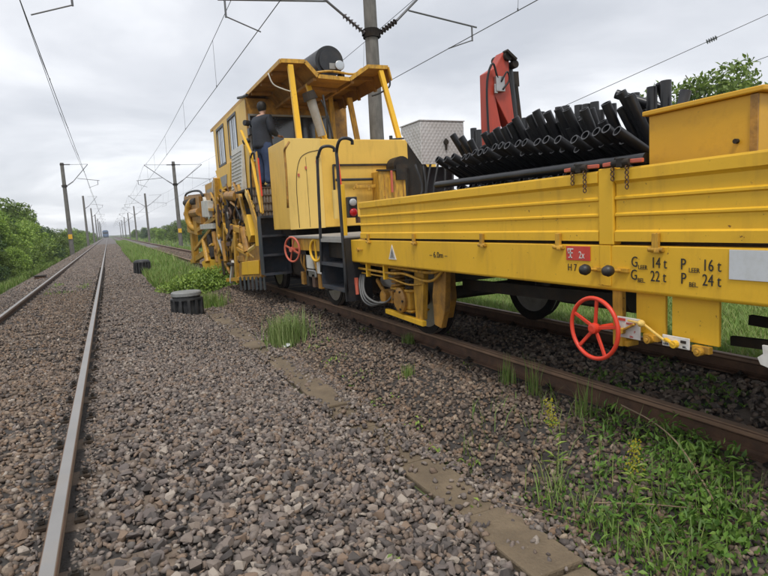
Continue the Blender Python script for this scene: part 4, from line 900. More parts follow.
bm((2.620, 14.830, 0.018), (2.620, 11.481, 0.314), .09, .09, 'yellow_old')
bm((2.640, 13.940, 0.796), (2.640, 13.138, 1.308), .16, .08, 'yellow_old'); bm((2.600, 14.334, 0.005), (2.600, 13.856, 0.517), .12, .06, 'palegrey')
bm((2.700, 17.777, 1.914), (2.700, 16.621, 1.882), .46, .28, 'palegrey', 'switch_cabinet'); bm((2.720, 17.943, 2.186), (2.720, 18.207, 1.751), .4, .1, 'palegrey', 'switch_cabinet')
bm((2.660, 18.729, 1.399), (2.660, 16.469, 1.398), .15, .12, 'palegrey', 'gear_arm')
bm((2.550, 11.493, 1.492), (2.550, 11.251, 1.080), .28, .16, 'yellow', 'side_box')
bm((2.620, 12.663, 2.202), (2.620, 12.167, 1.423), .13, .06, 'yellow_old', 'gear_arm'); bm((2.500, 11.386, 1.994), (2.500, 10.835, 1.625), .13, .05, 'yellow_pale', 'gear_arm')
cy((2.900, 14.935, 1.892), (2.900, 14.931, 1.313), .2, 'dark', 'hydraulic_motor', 18); cy((2.750, 14.564, 2.100), (2.750, 13.382, 2.029), .12, 'yellow_grease', 'hydraulic_motor', 18)
cy((2.700, 17.565, 1.148), (2.700, 17.216, 0.483), .10, 'dark'); cy((2.700, 18.840, 0.991), (2.700, 18.430, 0.316), .09, 'yellow_old'); cy((2.660, 15.840, 1.071), (2.660, 15.171, 0.637), .06, 'steel')
cy((2.660, 16.558, 1.233), (2.660, 16.341, 0.407), .07, 'yellow_grease'); cy((2.600, 12.317, 1.301), (2.600, 12.122, 0.800), .09, 'yellow_grease'); cy((2.620, 12.978, 0.931), (2.620, 11.520, 0.694), .05, 'yellow_old')
MB().tube([(2.600, 12.302, 0.583), (2.600, 11.915, 0.846), (2.600, 11.348, 0.938)], .05, 6).build('lever', 'yellow_pale', tm)
rg = random.Random(44)
for k in range(26):
    u = rg.uniform(203, 244); v0 = rg.uniform(190, 215); x = rg.uniform(2.66, 2.8)
    pts = []
    for q in range(4):
        pts.append((u + rg.uniform(-4, 4), v0 + q * rg.uniform(5, 11), x + rg.uniform(-.04, .04)))
    zy = [((17.6 - (a - 200) * .105), (1.314 + (235 - .056 * (a - 108) - b_) * (17.6 - (a - 200) * .105) / 540 * 1.1), c_) for a, b_, c_ in pts]
    MB().tube([(c_, a, b_) for a, b_, c_ in zy], rg.uniform(.015, .035), 6).build('hose', rg.choice(['rubber', 'rubber', 'yellow_grease', 'railside', 'grey']), tm, smooth=True)
for k in range(16):
    y0 = rg.uniform(12.4, 17.5); z0 = rg.uniform(.35, 1.75); x = rg.uniform(2.7, 2.85); l_ = rg.uniform(.15, .4)
    MB().box(x, x + .15, y0, y0 + l_, z0, z0 + rg.uniform(.08, .22)).build('gear_block', rg.choice(['yellow_grease', 'yellow_old', 'yellow_grease', 'dark', 'railside']), tm, bevel=.012)
def zy(u, v):
    y = 17.6 - (u - 200) * .105
    return y, 1.314 + (235 - .056 * (u - 108) - v) * y / 540 * 1.1
for k in range(32):       # rods, links, brackets and pipes crowding the working gear
    u = rg.uniform(203, 250); v = rg.uniform(196, 268); x = rg.uniform(2.56, 2.78)
    if k % 3 == 0: du, dv = rg.uniform(-1.5, 1.5), rg.uniform(10, 26)
    elif k % 3 == 1: du, dv = rg.uniform(3, 11), rg.uniform(-14, 14)
    else: du, dv = rg.uniform(4, 10), rg.uniform(-2, 2)
    (y0, z0), (y1, z1) = zy(u, v), zy(u + du, v + dv)
    m_ = rg.choice(['yellow_grease', 'yellow_grease', 'yellow_old', 'dark', 'railside', 'dark', 'dark', 'railside'])
    if rg.random() < .5: MB().cyl((x, y0, z0), (x, y1, z1), rg.uniform(.02, .05), n=10).build('link_rod', m_, tm)
    else: MB().bar((x, y0, z0), (x, y1, z1), rg.uniform(.05, .12), rg.uniform(.04, .08), (1, 0, 0)).build('link_bar', m_, tm, bevel=.006)
for k in range(30):
    y0, z0 = zy(rg.uniform(204, 248), rg.uniform(200, 270)); x = rg.uniform(2.55, 2.7)
    MB().cyl((x, y0, z0), (x + .04, y0, z0), rg.uniform(.03, .08), n=12).build('flange', rg.choice(['yellow_grease', 'dark', 'railside', 'yellow_old']), tm, bevel=.004)
MB().box(2.95, 5.0, 12.3, 18.6, 1.09, 1.74).build('gear_frame', 'dark', tm)

# ================================================================== PERSON on the landing
def skin_mesh(name, joints, edges, m, parent, levels=2, root=0):
    me = bpy.data.meshes.new(name); b = Vector(parent['_b'])
    me.from_pydata([tuple(Vector(j[0]) - b) for j in joints], edges, [])
    o = bpy.data.objects.new(name, me); COL.objects.link(o); o.parent = parent; o['_b'] = parent['_b']
    sk = o.modifiers.new('skin', 'SKIN'); sk.use_smooth_shade = True
    for i, d in enumerate(me.skin_vertices[0].data):
        r = joints[i][1]; d.radius = (r, r) if not isinstance(r, tuple) else r; d.use_root = (i == root)
    sb = o.modifiers.new('sub', 'SUBSURF'); sb.levels = levels; sb.render_levels = levels
    me.materials.append(M[m]); return o
PB = Vector((2.88, 11.30, 2.056)); PS = .965
pr = thing('person', tuple(PB), 'person in a dark jacket and blue jeans standing on the landing behind the cab', 'person')
ca_, sa_ = math.cos(R(-62)), math.sin(R(-62))
def pp_(x, y, z): return PB + PS * Vector((x * ca_ - y * sa_, x * sa_ + y * ca_, z))   # x right, y forward
J = [(pp_(0, 0, .86), (.125, .10)), (pp_(0, .0, 1.02), (.125, .095)), (pp_(0, .02, 1.22), (.155, .105)), (pp_(0, .03, 1.37), (.11, .08)), (pp_(0, .045, 1.45), .05), (pp_(0, .06, 1.52), .075), (pp_(0, .07, 1.62), .08),
     (pp_(.10, .0, .80), .088), (pp_(.11, .03, .46), .06), (pp_(.115, -.01, .08), .042), (pp_(.12, .13, .03), .04),
     (pp_(-.10, .0, .80), .088), (pp_(-.11, .02, .46), .06), (pp_(-.125, -.02, .08), .042), (pp_(-.14, .12, .03), .04),
     (pp_(.19, .03, 1.36), .062), (pp_(.235, .05, 1.10), .046), (pp_(.16, .28, 1.04), .032), (pp_(-.19, .03, 1.36), .062), (pp_(-.245, .04, 1.10), .046), (pp_(-.15, .27, 1.06), .032)]
ED = [(0, 1), (1, 2), (2, 3), (3, 4), (4, 5), (5, 6), (0, 7), (7, 8), (8, 9), (9, 10), (0, 11), (11, 12), (12, 13), (13, 14), (3, 15), (15, 16), (16, 17), (3, 18), (18, 19), (19, 20)]
skin_mesh('body', J, ED, 'skin', pr)
JJ = [(pp_(0, 0, .98), (.14, .12)), (pp_(0, 0, .86), (.155, .135)), (pp_(.10, .0, .74), .125), (pp_(.112, .03, .46), .10), (pp_(.117, -.01, .06), .088), (pp_(-.10, .0, .74), .125), (pp_(-.112, .02, .46), .10), (pp_(-.127, -.02, .06), .088)]
skin_mesh('jeans', JJ, [(0, 1), (1, 2), (2, 3), (3, 4), (1, 5), (5, 6), (6, 7)], 'denim', pr)
JK = [(pp_(0, .0, .74), (.225, .20)), (pp_(0, .0, .86), (.21, .18)), (pp_(0, .0, 1.00), (.20, .17)), (pp_(0, .02, 1.20), (.215, .17)), (pp_(0, .03, 1.37), (.16, .125)), (pp_(0, .04, 1.45), .078),
      (pp_(.195, .03, 1.355), .095), (pp_(.245, .05, 1.10), .078), (pp_(.172, .25, 1.045), .05), (pp_(-.195, .03, 1.355), .095), (pp_(-.255, .04, 1.10), .078), (pp_(-.162, .24, 1.065), .05)]
skin_mesh('jacket', JK, [(0, 1), (1, 2), (2, 3), (3, 4), (4, 5), (4, 6), (6, 7), (7, 8), (4, 9), (9, 10), (10, 11)], 'jacket', pr)
hm = MB(); hm.T = Matrix.Translation(pp_(0, .05, 1.595)); hm.lathe((0, 0, 0), [(.05, -.09), (.078, -.05), (.09, .0), (.09, .04), (.076, .08), (.046, .104), (.01, .113)], 20); hm.build('hair', 'hair', pr, smooth=True)
for s in (1, -1):
    MB().bar(pp_(.12 * s, -.07, .035), pp_(.135 * s, .19, .03), .095, .075).build('shoe', 'black', pr, bevel=.025)
    wx = .16 if s > 0 else -.15; wz = 1.04 if s > 0 else 1.06
    HJ = [(pp_(wx, .28, wz), .028), (pp_(wx * .92, .35, wz - .005), (.042, .02))]
    HE = [(0, 1)]
    skin_mesh('hand', HJ, HE, 'skin', pr, 1)
    for q in range(4):
        fx = wx * .92 + (q - 1.5) * .021; ln = (.06, .075, .07, .055)[q]
        skin_mesh('finger', [(pp_(fx, .365, wz), .0095), (pp_(fx, .365 + ln * .6, wz - .008), .009), (pp_(fx, .365 + ln * .8, wz - .04), .008)], [(0, 1), (1, 2)], 'skin', pr, 1)
    skin_mesh('thumb', [(pp_(wx * .92 - s * .035, .33, wz), .011), (pp_(wx * .92 - s * .055, .365, wz - .01), .010), (pp_(wx * .92 - s * .05, .395, wz - .02), .009)], [(0, 1), (1, 2)], 'skin', pr, 1)

# ================================================================== TRACKSIDE THINGS
def cable_pit(x, y, zb, h, r, label, round_lid):
    t = thing('cable_pit', (x, y, zb), label, 'cable pit')
    if round_lid:
        MB().lathe((x, y, zb), [(r * .80, -.1), (r * .80, h * .62), (r * .86, h * .66), (r * .86, h * .80)], 28).build('drum', 'ribblack', t)
        for k in range(12):
            a = 2 * math.pi * k / 12; c, s = math.cos(a), math.sin(a)
            b = MB(); b.T = Matrix.Translation((x, y, zb)) @ Matrix.Rotation(a, 4, 'Z'); b.box(r * .76, r * 1.0, -.028, .028, -.1, h * .66); b.build('rib', 'ribblack', t, bevel=.006)
        MB().lathe((x, y, zb), [(r * .97, h * .60), (r * 1.0, h * .64), (r * 1.0, h * .70), (r * .86, h * .72)], 28).build('collar', 'ribblack', t)
        MB().lathe((x, y, zb), [(r * .90, h * .80), (r * .93, h * .82), (r * .93, h * .95), (r * .86, h), (.01, h)], 32).build('lid', 'lidgrey', t)
    else:
        MB().lathe((x, y, zb), [(r * .82, -.1), (r * .82, h * .8)], 20).build('drum', 'ribblack', t)
        for k in range(16):
            a = 2 * math.pi * k / 16
            b = MB(); b.T = Matrix.Translation((x, y, zb)) @ Matrix.Rotation(a, 4, 'Z'); b.bar((r * .98, 0, -.1), (r * .92, 0, h * .86), .05, .07, (1, 0, 0)); b.build('rib', 'ribblack', t, bevel=.006)
        MB().lathe((x, y, zb), [(r * .98, h * .80), (r * 1.0, h * .86), (r * .92, h * .95), (r * .7, h), (.01, h * 1.01)], 28).build('lid', 'ribblack', t)
cable_pit(1.24, 11.6, -.26, .42, .30, 'black ribbed cable pit topped by a round grey concrete lid', True)
cable_pit(1.04, 23.5, -.24, .56, .29, 'black ribbed cable pit with a black domed top, farther off beside the grass', False)
bx = thing('rail_lubricator', (-2.349, 24.097, -0.200), 'small rusty metal box beside the outer rail of the open track', 'box')
p = (-2.349, 24.097, -0.200)
MB().box(p[0] - .17, p[0] + .17, p[1] - .25, p[1] + .25, -.26, -.02).build('body', 'railside', bx, bevel=.02)
MB().box(p[0] - .19, p[0] + .19, p[1] - .27, p[1] + .27, -.018, .01).build('lid', 'dark', bx, bevel=.01)
lt = MB(); q = [(0, 0, .01), (.09, .01, .03), (.12, .07, .015), (.05, .10, .04), (-.02, .07, .02), (.05, .05, .06)]
lt._add([(1.99 + a, 7.45 + b_, -.36 + c_ + .04) for a, b_, c_ in q], [(0, 1, 5), (1, 2, 5), (2, 3, 5), (3, 4, 5), (4, 0, 5), (0, 4, 3, 2, 1)])
tag(lt.build('litter', 'litter', None, base=(1.99, 7.45, -.34)), 'crumpled scrap of white paper lying by the grass tuft', 'litter')
# distant train on the open track
ft = thing('distant_train', (TC1, 340, 0), 'tiny blue train far down the open track', 'train')
MB().prism([(TC1 - 1.45, .5), (TC1 + 1.45, .5), (TC1 + 1.45, 3.3), (TC1 + .9, 3.9), (TC1 - .9, 3.9), (TC1 - 1.45, 3.3)], 'y', 340, 358).build('body', 'trainblue', ft, bevel=.1)
MB().box(TC1 - 1.25, TC1 + 1.25, 339.9, 339.98, 2.0, 3.0).build('windscreen', 'darkglass', ft)
MB().box(TC1 - 1.3, TC1 + 1.3, 340.2, 357, .1, .49).build('bogie', 'dark', ft)
for s in (-1, 1): MB().cyl((TC1 + s * .9, 339.5, 1.05), (TC1 + s * .9, 340, 1.05), .22).build('buffer', 'dark', ft)

# ------------------------------------------------------------------ masts and wires
def insulator(p, q, parent, m='insul', r=.075, n=7, core=.028):
    p = Vector(p); q = Vector(q); b = MB(); b.cyl(p, q, core, n=10)
    for k in range(n):
        a = p + (q - p) * ((k + .3) / n); c = p + (q - p) * ((k + .75) / n); b.cyl(a, c, r, core * 1.4, n=14)
    return b.build('insulator', m, parent)
def cantilever(t, mx_, my, s, reach, cz, tube=.03, ntop=2.05, name='cantilever', small=False):
    """diagonal strut, top tie, registration tube and arm on side s of a mast"""
    x0 = mx_ + s * .17; x1 = mx_ + s * (reach + .1)
    c = MB(); n_ = 6 if small else 8
    c.cyl((x0 + s * .55, my, cz + .16 + .42), (x1, my, cz + ntop), tube, n=n_)
    c.cyl((x0 + s * .45, my, cz + ntop + .0), (x1, my, cz + ntop + .02), tube * .55, n=n_)
    c.cyl((x0 + s * .9, my, cz + .85), (mx_ + s * (reach + .9), my, cz + .62), tube * .75, n=n_)
    c.cyl((mx_ + s * (reach + .75), my, cz + .63), (mx_ + s * (reach + .75), my, cz + .26), tube * .75, n=n_)
    c.cyl((mx_ + s * (reach + .75), my, cz + .28), (mx_ + s * reach, my, cz + .02), tube * .5, n=n_)
    o = c.build(name, 'galv', t)
    if not small:
        insulator((x0, my, cz + .2), (x0 + s * .55, my, cz + .58), o); insulator((x0, my, cz + ntop), (x0 + s * .45, my, cz + ntop), o)
        b = MB(); b.cyl((mx_, my, cz + .1), (mx_, my, cz + .3), .205, n=16); b.box(mx_ - .24, mx_ + .24, my - .03, my + .03, cz + .13, cz + .17).box(mx_ - .24, mx_ + .24, my - .03, my + .03, cz + .23, cz + .27); b.build('clamp', 'dark', o)
        MB().cyl((mx_, my, cz + ntop - .06), (mx_, my, cz + ntop + .06), .17, n=16).build('clamp', 'dark', o)
    else:
        insulator((x0, my, cz + .2), (x0 + s * .55, my, cz + .58), o, n=4)
    return o
def mast(x, y, top, zb, label, sides, cz, lean=0.0, small=False, plate=False, group='overhead line masts'):
    t = thing('overhead_line_mast', (x, y, zb), label, 'mast', group)
    b = MB().cyl((x - lean * 0, y, zb - .3), (x, y, top), .20, .145, n=18); smooth_by_angle(b.build('pole', 'concrete', t))
    if plate: MB().box(x - .16, x + .16, y - .22, y - .19, 1.15, 1.55).build('number_plate', 'yellow', t)
    for s, reach in sides: cantilever(t, x, y, s, reach, cz, small=small)
    return t
MXR, MXL = 6.28, -3.25
mast(MXR, 13.3, 8.3, -.5, 'tall dark concrete mast close behind the yellow machine', [(-1, MXR - 3.55), (1, 2.2)], 5.62)
mast(MXL, 13.6, 8.3, -.45, 'concrete mast at the left edge carrying the near cantilever of the open track', [(1, MXL * -1 - .93)], 5.66)
k = 0
NTH = ['nearest', 'second', 'third', 'fourth', 'fifth', 'sixth', 'seventh']
for i, y in enumerate((58, 105, 152, 199, 246, 293, 340)):
    a = ['second', 'third', 'fourth', 'fifth', 'sixth', 'seventh', 'eighth']
    mast(MXL + .25, y, 7.75, -.45, '%s mast in the receding row beside the left bushes' % NTH[i], [(1, 1.9)], 5.55, small=i > 0, plate=i == 0, group='masts left of the open track')
    mast(MXR, y + 1, 7.9, -.5, '%s mast with V shaped double arms in the row beyond the machine' % NTH[i], [(-1, 2.5), (1, 2.5)], 5.55, small=i > 0, plate=i == 0, group='masts with double arms')
def catenary(name, label, xc, zc, xm, zm, supports, y_end, sag):
    ms = MB(); ys_ = [-12] + supports
    pts = []
    for a, b_ in zip(ys_[:-1], ys_[1:]):
        for q in range(10):
            t = q / 10; pts.append((xm, a + (b_ - a) * t, zm - sag * 4 * t * (1 - t)))
    pts.append((xm, ys_[-1], zm))
    m_ = MB().tube(pts, .0085, 5).build('messenger_wire', 'wire', None, base=(xm, 0, zm)); tag(m_, label[0], 'overhead wire')
    for a, b_ in zip(ys_[:4], ys_[1:5]):
        for q in (.12, .3, .5, .7, .88):
            y = a + (b_ - a) * q; z = zm - sag * 4 * q * (1 - q)
            MB().cyl((xm, y, z), (xc, y, zc), .005, n=5).cyl((xc, y, zc - .01), (xc, y, zc + .05), .014, n=6).build('dropper', 'wire', m_)
    c_ = MB().tube([(xc, -12, zc), (xc, y_end, zc)], .0095, 6).build('contact_wire', 'wire', None, base=(xc, 0, zc)); tag(c_, label[1], 'overhead wire')
sup = [13.5, 58, 105, 152, 199, 246, 293, 340, 400]
catenary('a', ('upper sagging wire above the open track', 'lower straight contact wire above the open track'), -1.02, 5.66, -1.26, 6.75, sup, 400, .5)
catenary('b', ('upper sagging wire above the yellow machine', 'lower straight contact wire above the yellow machine'), 3.5, 5.68, 3.5, 7.3, sup, 400, .55)
catenary('c', ('upper sagging wire of the far right line beyond the mast', 'lower contact wire passing behind the crane on the right'), 8.45, 5.62, 8.6, 7.6, sup, 400, .5)
# two anchoring wires with insulators at upper right
def anchor(p, q, fr, label):
    w_ = MB().cyl(p, q, .011, n=6).build('anchor_wire', 'wire', None, base=p); tag(w_, label, 'overhead wire')
    P_, Q_ = Vector(p), Vector(q)
    for f in fr: insulator(P_ + (Q_ - P_) * (f - .022), P_ + (Q_ - P_) * (f + .022), w_, 'insulgrey', .085, 5, .02)
anchor((15.594, 17.000, 5.059), (21.357, 12.000, 7.737), (.66,), 'upper slanting wire with a grey insulator at the top right')
anchor((19.756, 17.000, 5.380), (21.983, 12.000, 6.487), (.275, .83), 'lower slanting wire with a grey insulator, just above the right hand trees')

# ================================================================== VEGETATION
def leaf_mesh(name, clumps, n, size, m, seed, droop=.4, aspect=.5):
    """many folded leaves on the surfaces and through the volume of clumps (cx,cy,cz,rx,ry,rz)"""
    g = np.random.default_rng(seed); cl = np.array(clumps, float); wts = cl[:, 3] * cl[:, 4] + cl[:, 5] * cl[:, 3]; wts /= wts.sum()
    k = g.choice(len(cl), n, p=wts); d = g.normal(size=(n, 3)); d /= np.linalg.norm(d, axis=1)[:, None]; rad = g.uniform(.35, 1.05, n) ** .6
    C = cl[k, :3] + d * cl[k, 3:] * rad[:, None]
    ok = C[:, 2] > 0.0; C = C[ok]; d = d[ok]; n = len(C)
    ax = d * .6 + g.normal(size=(n, 3)) * .7 + np.array([0, 0, .25 - droop]); ax /= np.linalg.norm(ax, axis=1)[:, None]
    nr = d * .5 + np.array([0, 0, .8]) + g.normal(size=(n, 3)) * .45; sd = np.cross(ax, nr); sd /= np.linalg.norm(sd, axis=1)[:, None]
    nn = np.cross(sd, ax); L_ = size * g.uniform(.6, 1.35, n)[:, None]; W_ = L_ * aspect
    a = C - ax * L_ * .5; b = C + sd * W_ * .5 + nn * L_ * .08; c = C + ax * L_ * .5 - nn * L_ * .10; e_ = C - sd * W_ * .5 + nn * L_ * .08
    V = np.stack([a, b, c, e_], 1).reshape(-1, 3); i = np.arange(n)[:, None] * 4
    F = np.concatenate([i + np.array([[0, 1, 2]]), i + np.array([[0, 2, 3]])], 1).reshape(-1, 3)
    o = raw_mesh(name, V, F, m); me = o.data; bpy.data.objects.remove(o); return me
def clumps(seed, w_, h, n=16, base=.15):
    g = np.random.default_rng(seed); out = []
    for i in range(n):
        t = g.uniform(0, 1); zc = base * h + (1 - base) * h * .82 * t ** .9; sp = w_ * (1 - .55 * t)
        r = w_ * g.uniform(.22, .42) * (1 - .3 * t)
        out.append((g.normal(0, .42) * sp, g.normal(0, .42) * sp, zc, r, r, r * g.uniform(.7, 1.1)))
    return out
BUSH = [leaf_mesh('bush_crown', clumps(s, 1.3, 2.2, 22), 5200, .105, ('leaf', 'leaf_bright', 'leaf', 'leaf_dark')[s % 4], s) for s in range(1, 7)]
TREE = [leaf_mesh('tree_crown', clumps(30 + s, 1.9, 4.2, 26, .28), 7500, .14, ('leaf_dark', 'leaf', 'leaf_dark')[s], 40 + s) for s in range(3)]
def trunk_mesh(h, r, seed, limbs=6):
    g = random.Random(seed); b = MB(); pts = [(0, 0, -.3)]; x = y = 0
    for i in range(1, 6): x += g.uniform(-.06, .06) * h / 4; y += g.uniform(-.06, .06) * h / 4; pts.append((x, y, h * i / 5))
    b.tube(pts, r, 7, [r * (1.25 - .2 * i) for i in range(6)])
    for k in range(limbs):
        i = g.randint(1, 4); p = Vector(pts[i]); a = g.uniform(0, 6.28); l_ = h * g.uniform(.2, .38)
        q = p + Vector((math.cos(a) * l_ * .5, math.sin(a) * l_ * .5, l_ * .4)); e_ = q + Vector((math.cos(a) * l_ * .4, math.sin(a) * l_ * .4, l_ * .5))
        b.tube([p, q, e_], r * .4, 5, [r * .5, r * .3, r * .1])
    o = b.build('trunk', 'bark'); me = o.data; bpy.data.objects.remove(o); return me
TRB = [trunk_mesh(1.6, .035, s, 7) for s in (1, 2)]; TRT = [trunk_mesh(3.6, .10, s, 9) for s in (3, 4)]
def plant(kind, x, y, z, s, label, group, seed, catg, sz=None, crown=None):
    g = random.Random(seed); t = thing(kind, (x, y, z), label, catg, group)
    cm = crown or g.choice(BUSH if catg == 'bush' else TREE); tmn = g.choice(TRB if catg == 'bush' else TRT)
    for nm, me in (('crown', cm), ('trunk', tmn)):
        o = bpy.data.objects.new(nm, me); COL.objects.link(o); o.parent = t
    t.scale = (s, s, sz or s); t.rotation_euler.z = g.uniform(0, 6.28); return t
rg = random.Random(77)
LB = 'leafy green bush in the dense thicket left of the open track'
for i in range(16):       # front line of the thicket, low
    y = 14.5 + i * 1.9 + rg.uniform(-.6, .6); plant('bush', -4.5 + rg.uniform(-.35, .25) - max(0, 18 - y) * .1, y, -.7, rg.uniform(.6, .85), LB, 'thicket left of the open track', i, 'bush')
for i in range(20):
    y = 15 + i * 2.3 + rg.uniform(-.9, .9); plant('bush', -6.2 + rg.uniform(-.6, .5), y, -.8, rg.uniform(1.6, 2.05), LB, 'thicket left of the open track', 40 + i, 'bush')
for i in range(16):
    y = 19 + i * 3.6 + rg.uniform(-1.2, 1.2); plant('bush', -8.4 + rg.uniform(-.8, .8), y, -.9, rg.uniform(2.3, 2.8), LB, 'thicket left of the open track', 80 + i, 'bush')
for i in range(26):
    y = 46 + i * 8.5 + rg.uniform(-2, 2); plant('bush', -5.2 + rg.uniform(-.7, .5), y, -.8, rg.uniform(1.3, 1.7), LB, 'thicket left of the open track', 130 + i, 'bush')
for i, (x, y, s) in enumerate(((-9.5, 27, 1.0), (-9.2, 38, 1.02), (-11, 47, 1.1), (-8.8, 33, .85))): plant('tree', x, y, -.9, s, ['light green young tree rising from the thicket at the left edge', 'second light green tree in the thicket, left of the dark one', 'broad green tree deep in the left thicket', 'small green tree among the left bushes'][i], None, 200 + i, 'tree', crown=TREE[1])
plant('tree', -9.8, 86, -.9, 1.6, 'dark rounded tree showing behind the thicket beside the nearest left mast', None, 301, 'tree', crown=TREE[2])
RB = 'green bush in the loose row beyond the second track'
for i in range(34):
    y = 34 + i * 7.2 + rg.uniform(-2.5, 2.5); plant('bush', 9.6 + rg.uniform(-.8, 3.2), y, -.5, rg.uniform(1.1, 1.9), RB, 'bushes beyond the second track', 330 + i, 'bush')
plant('bush', 7.0, 50, -.5, 1.0, 'dark rounded bush standing clear of the row beside the double armed mast', None, 400, 'bush', crown=BUSH[2])
for i in range(16):
    y = 60 + i * 11 + rg.uniform(-4, 4); plant('tree', 16 + rg.uniform(-2, 8), y, -.5, rg.uniform(.8, 1.25), 'green tree in the far row beyond the second track', 'trees beyond the second track', 420 + i, 'tree')
# trees behind the wagon at upper right
for i, (x, y, s) in enumerate(((20.3, 14.0, 1.66), (23.2, 13.6, 1.46), (18.9, 14.4, 1.12), (26.5, 13.4, 1.5))):
    plant('tree', x, y, -.5, s, ['tallest leafy tree behind the ochre box, its top spiking up', 'leafy tree behind the ochre box near the right edge', 'low leafy tree showing just left of the ochre box lid', 'leafy tree at the far right edge behind the wagon'][i], None, 450 + i, 'tree', crown=TREE[1])
# grass
def grass_mesh(name, P, h, lean, m, wid=.008, seed=0):
    g = np.random.default_rng(seed); n = len(P); a = g.uniform(0, 2 * np.pi, n); hh = h * g.uniform(.5, 1.3, n); w_ = wid * g.uniform(.7, 1.3, n); ll = hh * lean * g.uniform(.2, 1.3, n)
    dx, dy = np.cos(a), np.sin(a); sx, sy = -dy * w_, dx * w_; z0 = np.zeros(n)
    b0 = P + np.stack([sx, sy, z0], 1); b1 = P - np.stack([sx, sy, z0], 1); mid = P + np.stack([dx * ll * .35, dy * ll * .35, hh * .6], 1)
    m0 = mid + np.stack([sx, sy, z0], 1) * .75; m1 = mid - np.stack([sx, sy, z0], 1) * .75; tip = P + np.stack([dx * ll, dy * ll, hh], 1)
    V = np.stack([b0, b1, m1, m0, tip], 1).reshape(-1, 3); i = np.arange(n)[:, None] * 5
    F = np.concatenate([i + np.array([[0, 1, 2]]), i + np.array([[0, 2, 3]]), i + np.array([[3, 2, 4]])], 1).reshape(-1, 3)
    return raw_mesh(name, V, F, m)
def gpts(x0, x1, y0, y1, n, seed, patch=0.0):
    g = np.random.default_rng(seed); x = g.uniform(x0, x1, n); y = g.uniform(y0, y1, n)
    ok = np.ones(n, bool)
    if patch: ok = np.array([mnoise.noise((a * 1.3, b * .8, seed)) > patch for a, b in zip(x, y)])
    P = np.stack([x, y, zg(x)], 1)[ok]; return P[in_view(P, .2)]
for args in ((gpts(5.5, 9.5, 1.5, 14, 60000, 1), .16, .8, 'grass', .007), (gpts(5.6, 14, 14, 60, 40000, 2), .28, .6, 'grass', .014), (gpts(-5.2, -3.5, 12, 60, 30000, 3, -.1), .28, .7, 'grass', .011),
             (gpts(1.0, 2.75, 17, 60, 26000, 4, -.25), .30, .6, 'grass', .012), (gpts(1.25, 2.6, 26, 120, 16000, 5), .5, .5, 'grass', .018), (gpts(4.9, 5.6, 1.8, 10, 5000, 6, .0), .13, .8, 'grass', .007),
             (gpts(-30, -5, 60, 300, 15000, 9), .5, .5, 'grass', .05), (gpts(6, 60, 60, 300, 20000, 10), .5, .5, 'grass', .05)):
    o = grass_mesh('grass', args[0], args[1], args[2], args[3], args[4], 7); o['kind'] = 'stuff'
o = grass_mesh('grass', gpts(-1.6, -.6, 16.5, 20, 700, 15, .05), .10, .7, 'grass', .009, 3); o['kind'] = 'stuff'
def tuft(x, y, r, h, n, label, seed, m='grass', wid=.006, lean=.45):
    g = np.random.default_rng(seed); xy = g.normal(0, r * .5, (n, 2)); P = np.stack([x + xy[:, 0], y + xy[:, 1], zg(x + xy[:, 0])], 1)
    o = grass_mesh('grass_tuft', P, h, lean, m, wid, seed); b = (x, y, float(zg(x)))
    o.data.transform(Matrix.Translation((-x, -y, -b[2]))); o.location = b; return tag(o, label, 'grass tuft')
tuft(2.10, 7.7, .26, .36, 700, 'pale green tuft of tall grass in the ballast between the tracks', 1, 'grass_pale')
tuft(1.75, 12.6, .35, .30, 700, 'short grass patch beside the lidded cable pit', 2)
for i, (x, y, h, n, lab) in enumerate(((2.98, 3.95, .24, 40, 'thin grass stalks against the brown rail, left of the others'), (2.95, 3.55, .30, 26, 'tall thin grass stalks leaning on the brown rail'), (2.90, 2.95, .26, 30, 'grey green stalks at the foot of the brown rail below the red wheel'),
                                    (2.5, 4.9, .12, 70, 'low grass sprig in the brown stones'), (3.05, 5.9, .14, 110, 'small green tuft close to the wheel'))):
    tuft(x, y, .06, h, n, lab, 20 + i, 'grass', .004, .25)
# dense weed in front of the machine
wm = leaf_mesh('foliage', [(0, 0, .3, .55, .5, .32), (.5, .1, .32, .5, .45, .34), (-.45, .1, .24, .45, .4, .26), (.75, -.3, .2, .4, .4, .25), (.15, -.35, .18, .45, .3, .22), (-.8, .2, .15, .35, .35, .2)], 5200, .085, 'leaf_bright', 61)
wo = bpy.data.objects.new('weed_clump', wm); COL.objects.link(wo); wo.location = (2.1, 15.6, -.38); wo.scale = (1.0, 1.0, 1.15); tag(wo, 'dense dark leafy weed clump in front of the working gear', 'weeds')
# creeping leafy weeds at lower right
def creeping(spots, n, size, seed, hh, m='leaf_bright', asp=.45):
    out = []
    for (x, y, r) in spots: out.append((x, y, 0, r, r, hh))
    me = leaf_mesh('weeds', out, n, size, m, seed, droop=.1, aspect=asp)
    V = np.zeros(len(me.vertices) * 3, np.float32); me.vertices.foreach_get('co', V); V = V.reshape(-1, 3); V[:, 2] += zg(V[:, 0]) + .01; me.vertices.foreach_set('co', V.ravel()); me.update()
    o = bpy.data.objects.new('weeds', me); COL.objects.link(o); o['kind'] = 'stuff'; return o
creeping([(2.55, 2.05, .22), (2.75, 2.2, .2), (2.9, 2.35, .18), (2.35, 1.75, .22), (2.6, 1.75, .25), (2.15, 1.75, .16), (2.05, 2.05, .12), (2.9, 2.0, .2), (2.2, 1.95, .15), (2.85, 2.6, .12), (2.0, 1.6, .15), (2.45, 2.3, .12), (2.3, 1.5, .25)], 3000, .036, 71, .18, 'weed_leaf', .5)
creeping([(2.35, 2.35, .25), (2.65, 2.5, .25), (2.05, 2.4, .2), (2.9, 2.9, .2), (1.95, 1.85, .2), (2.2, 2.2, .3)], 900, .032, 72, .09, 'weed_leaf', .5)
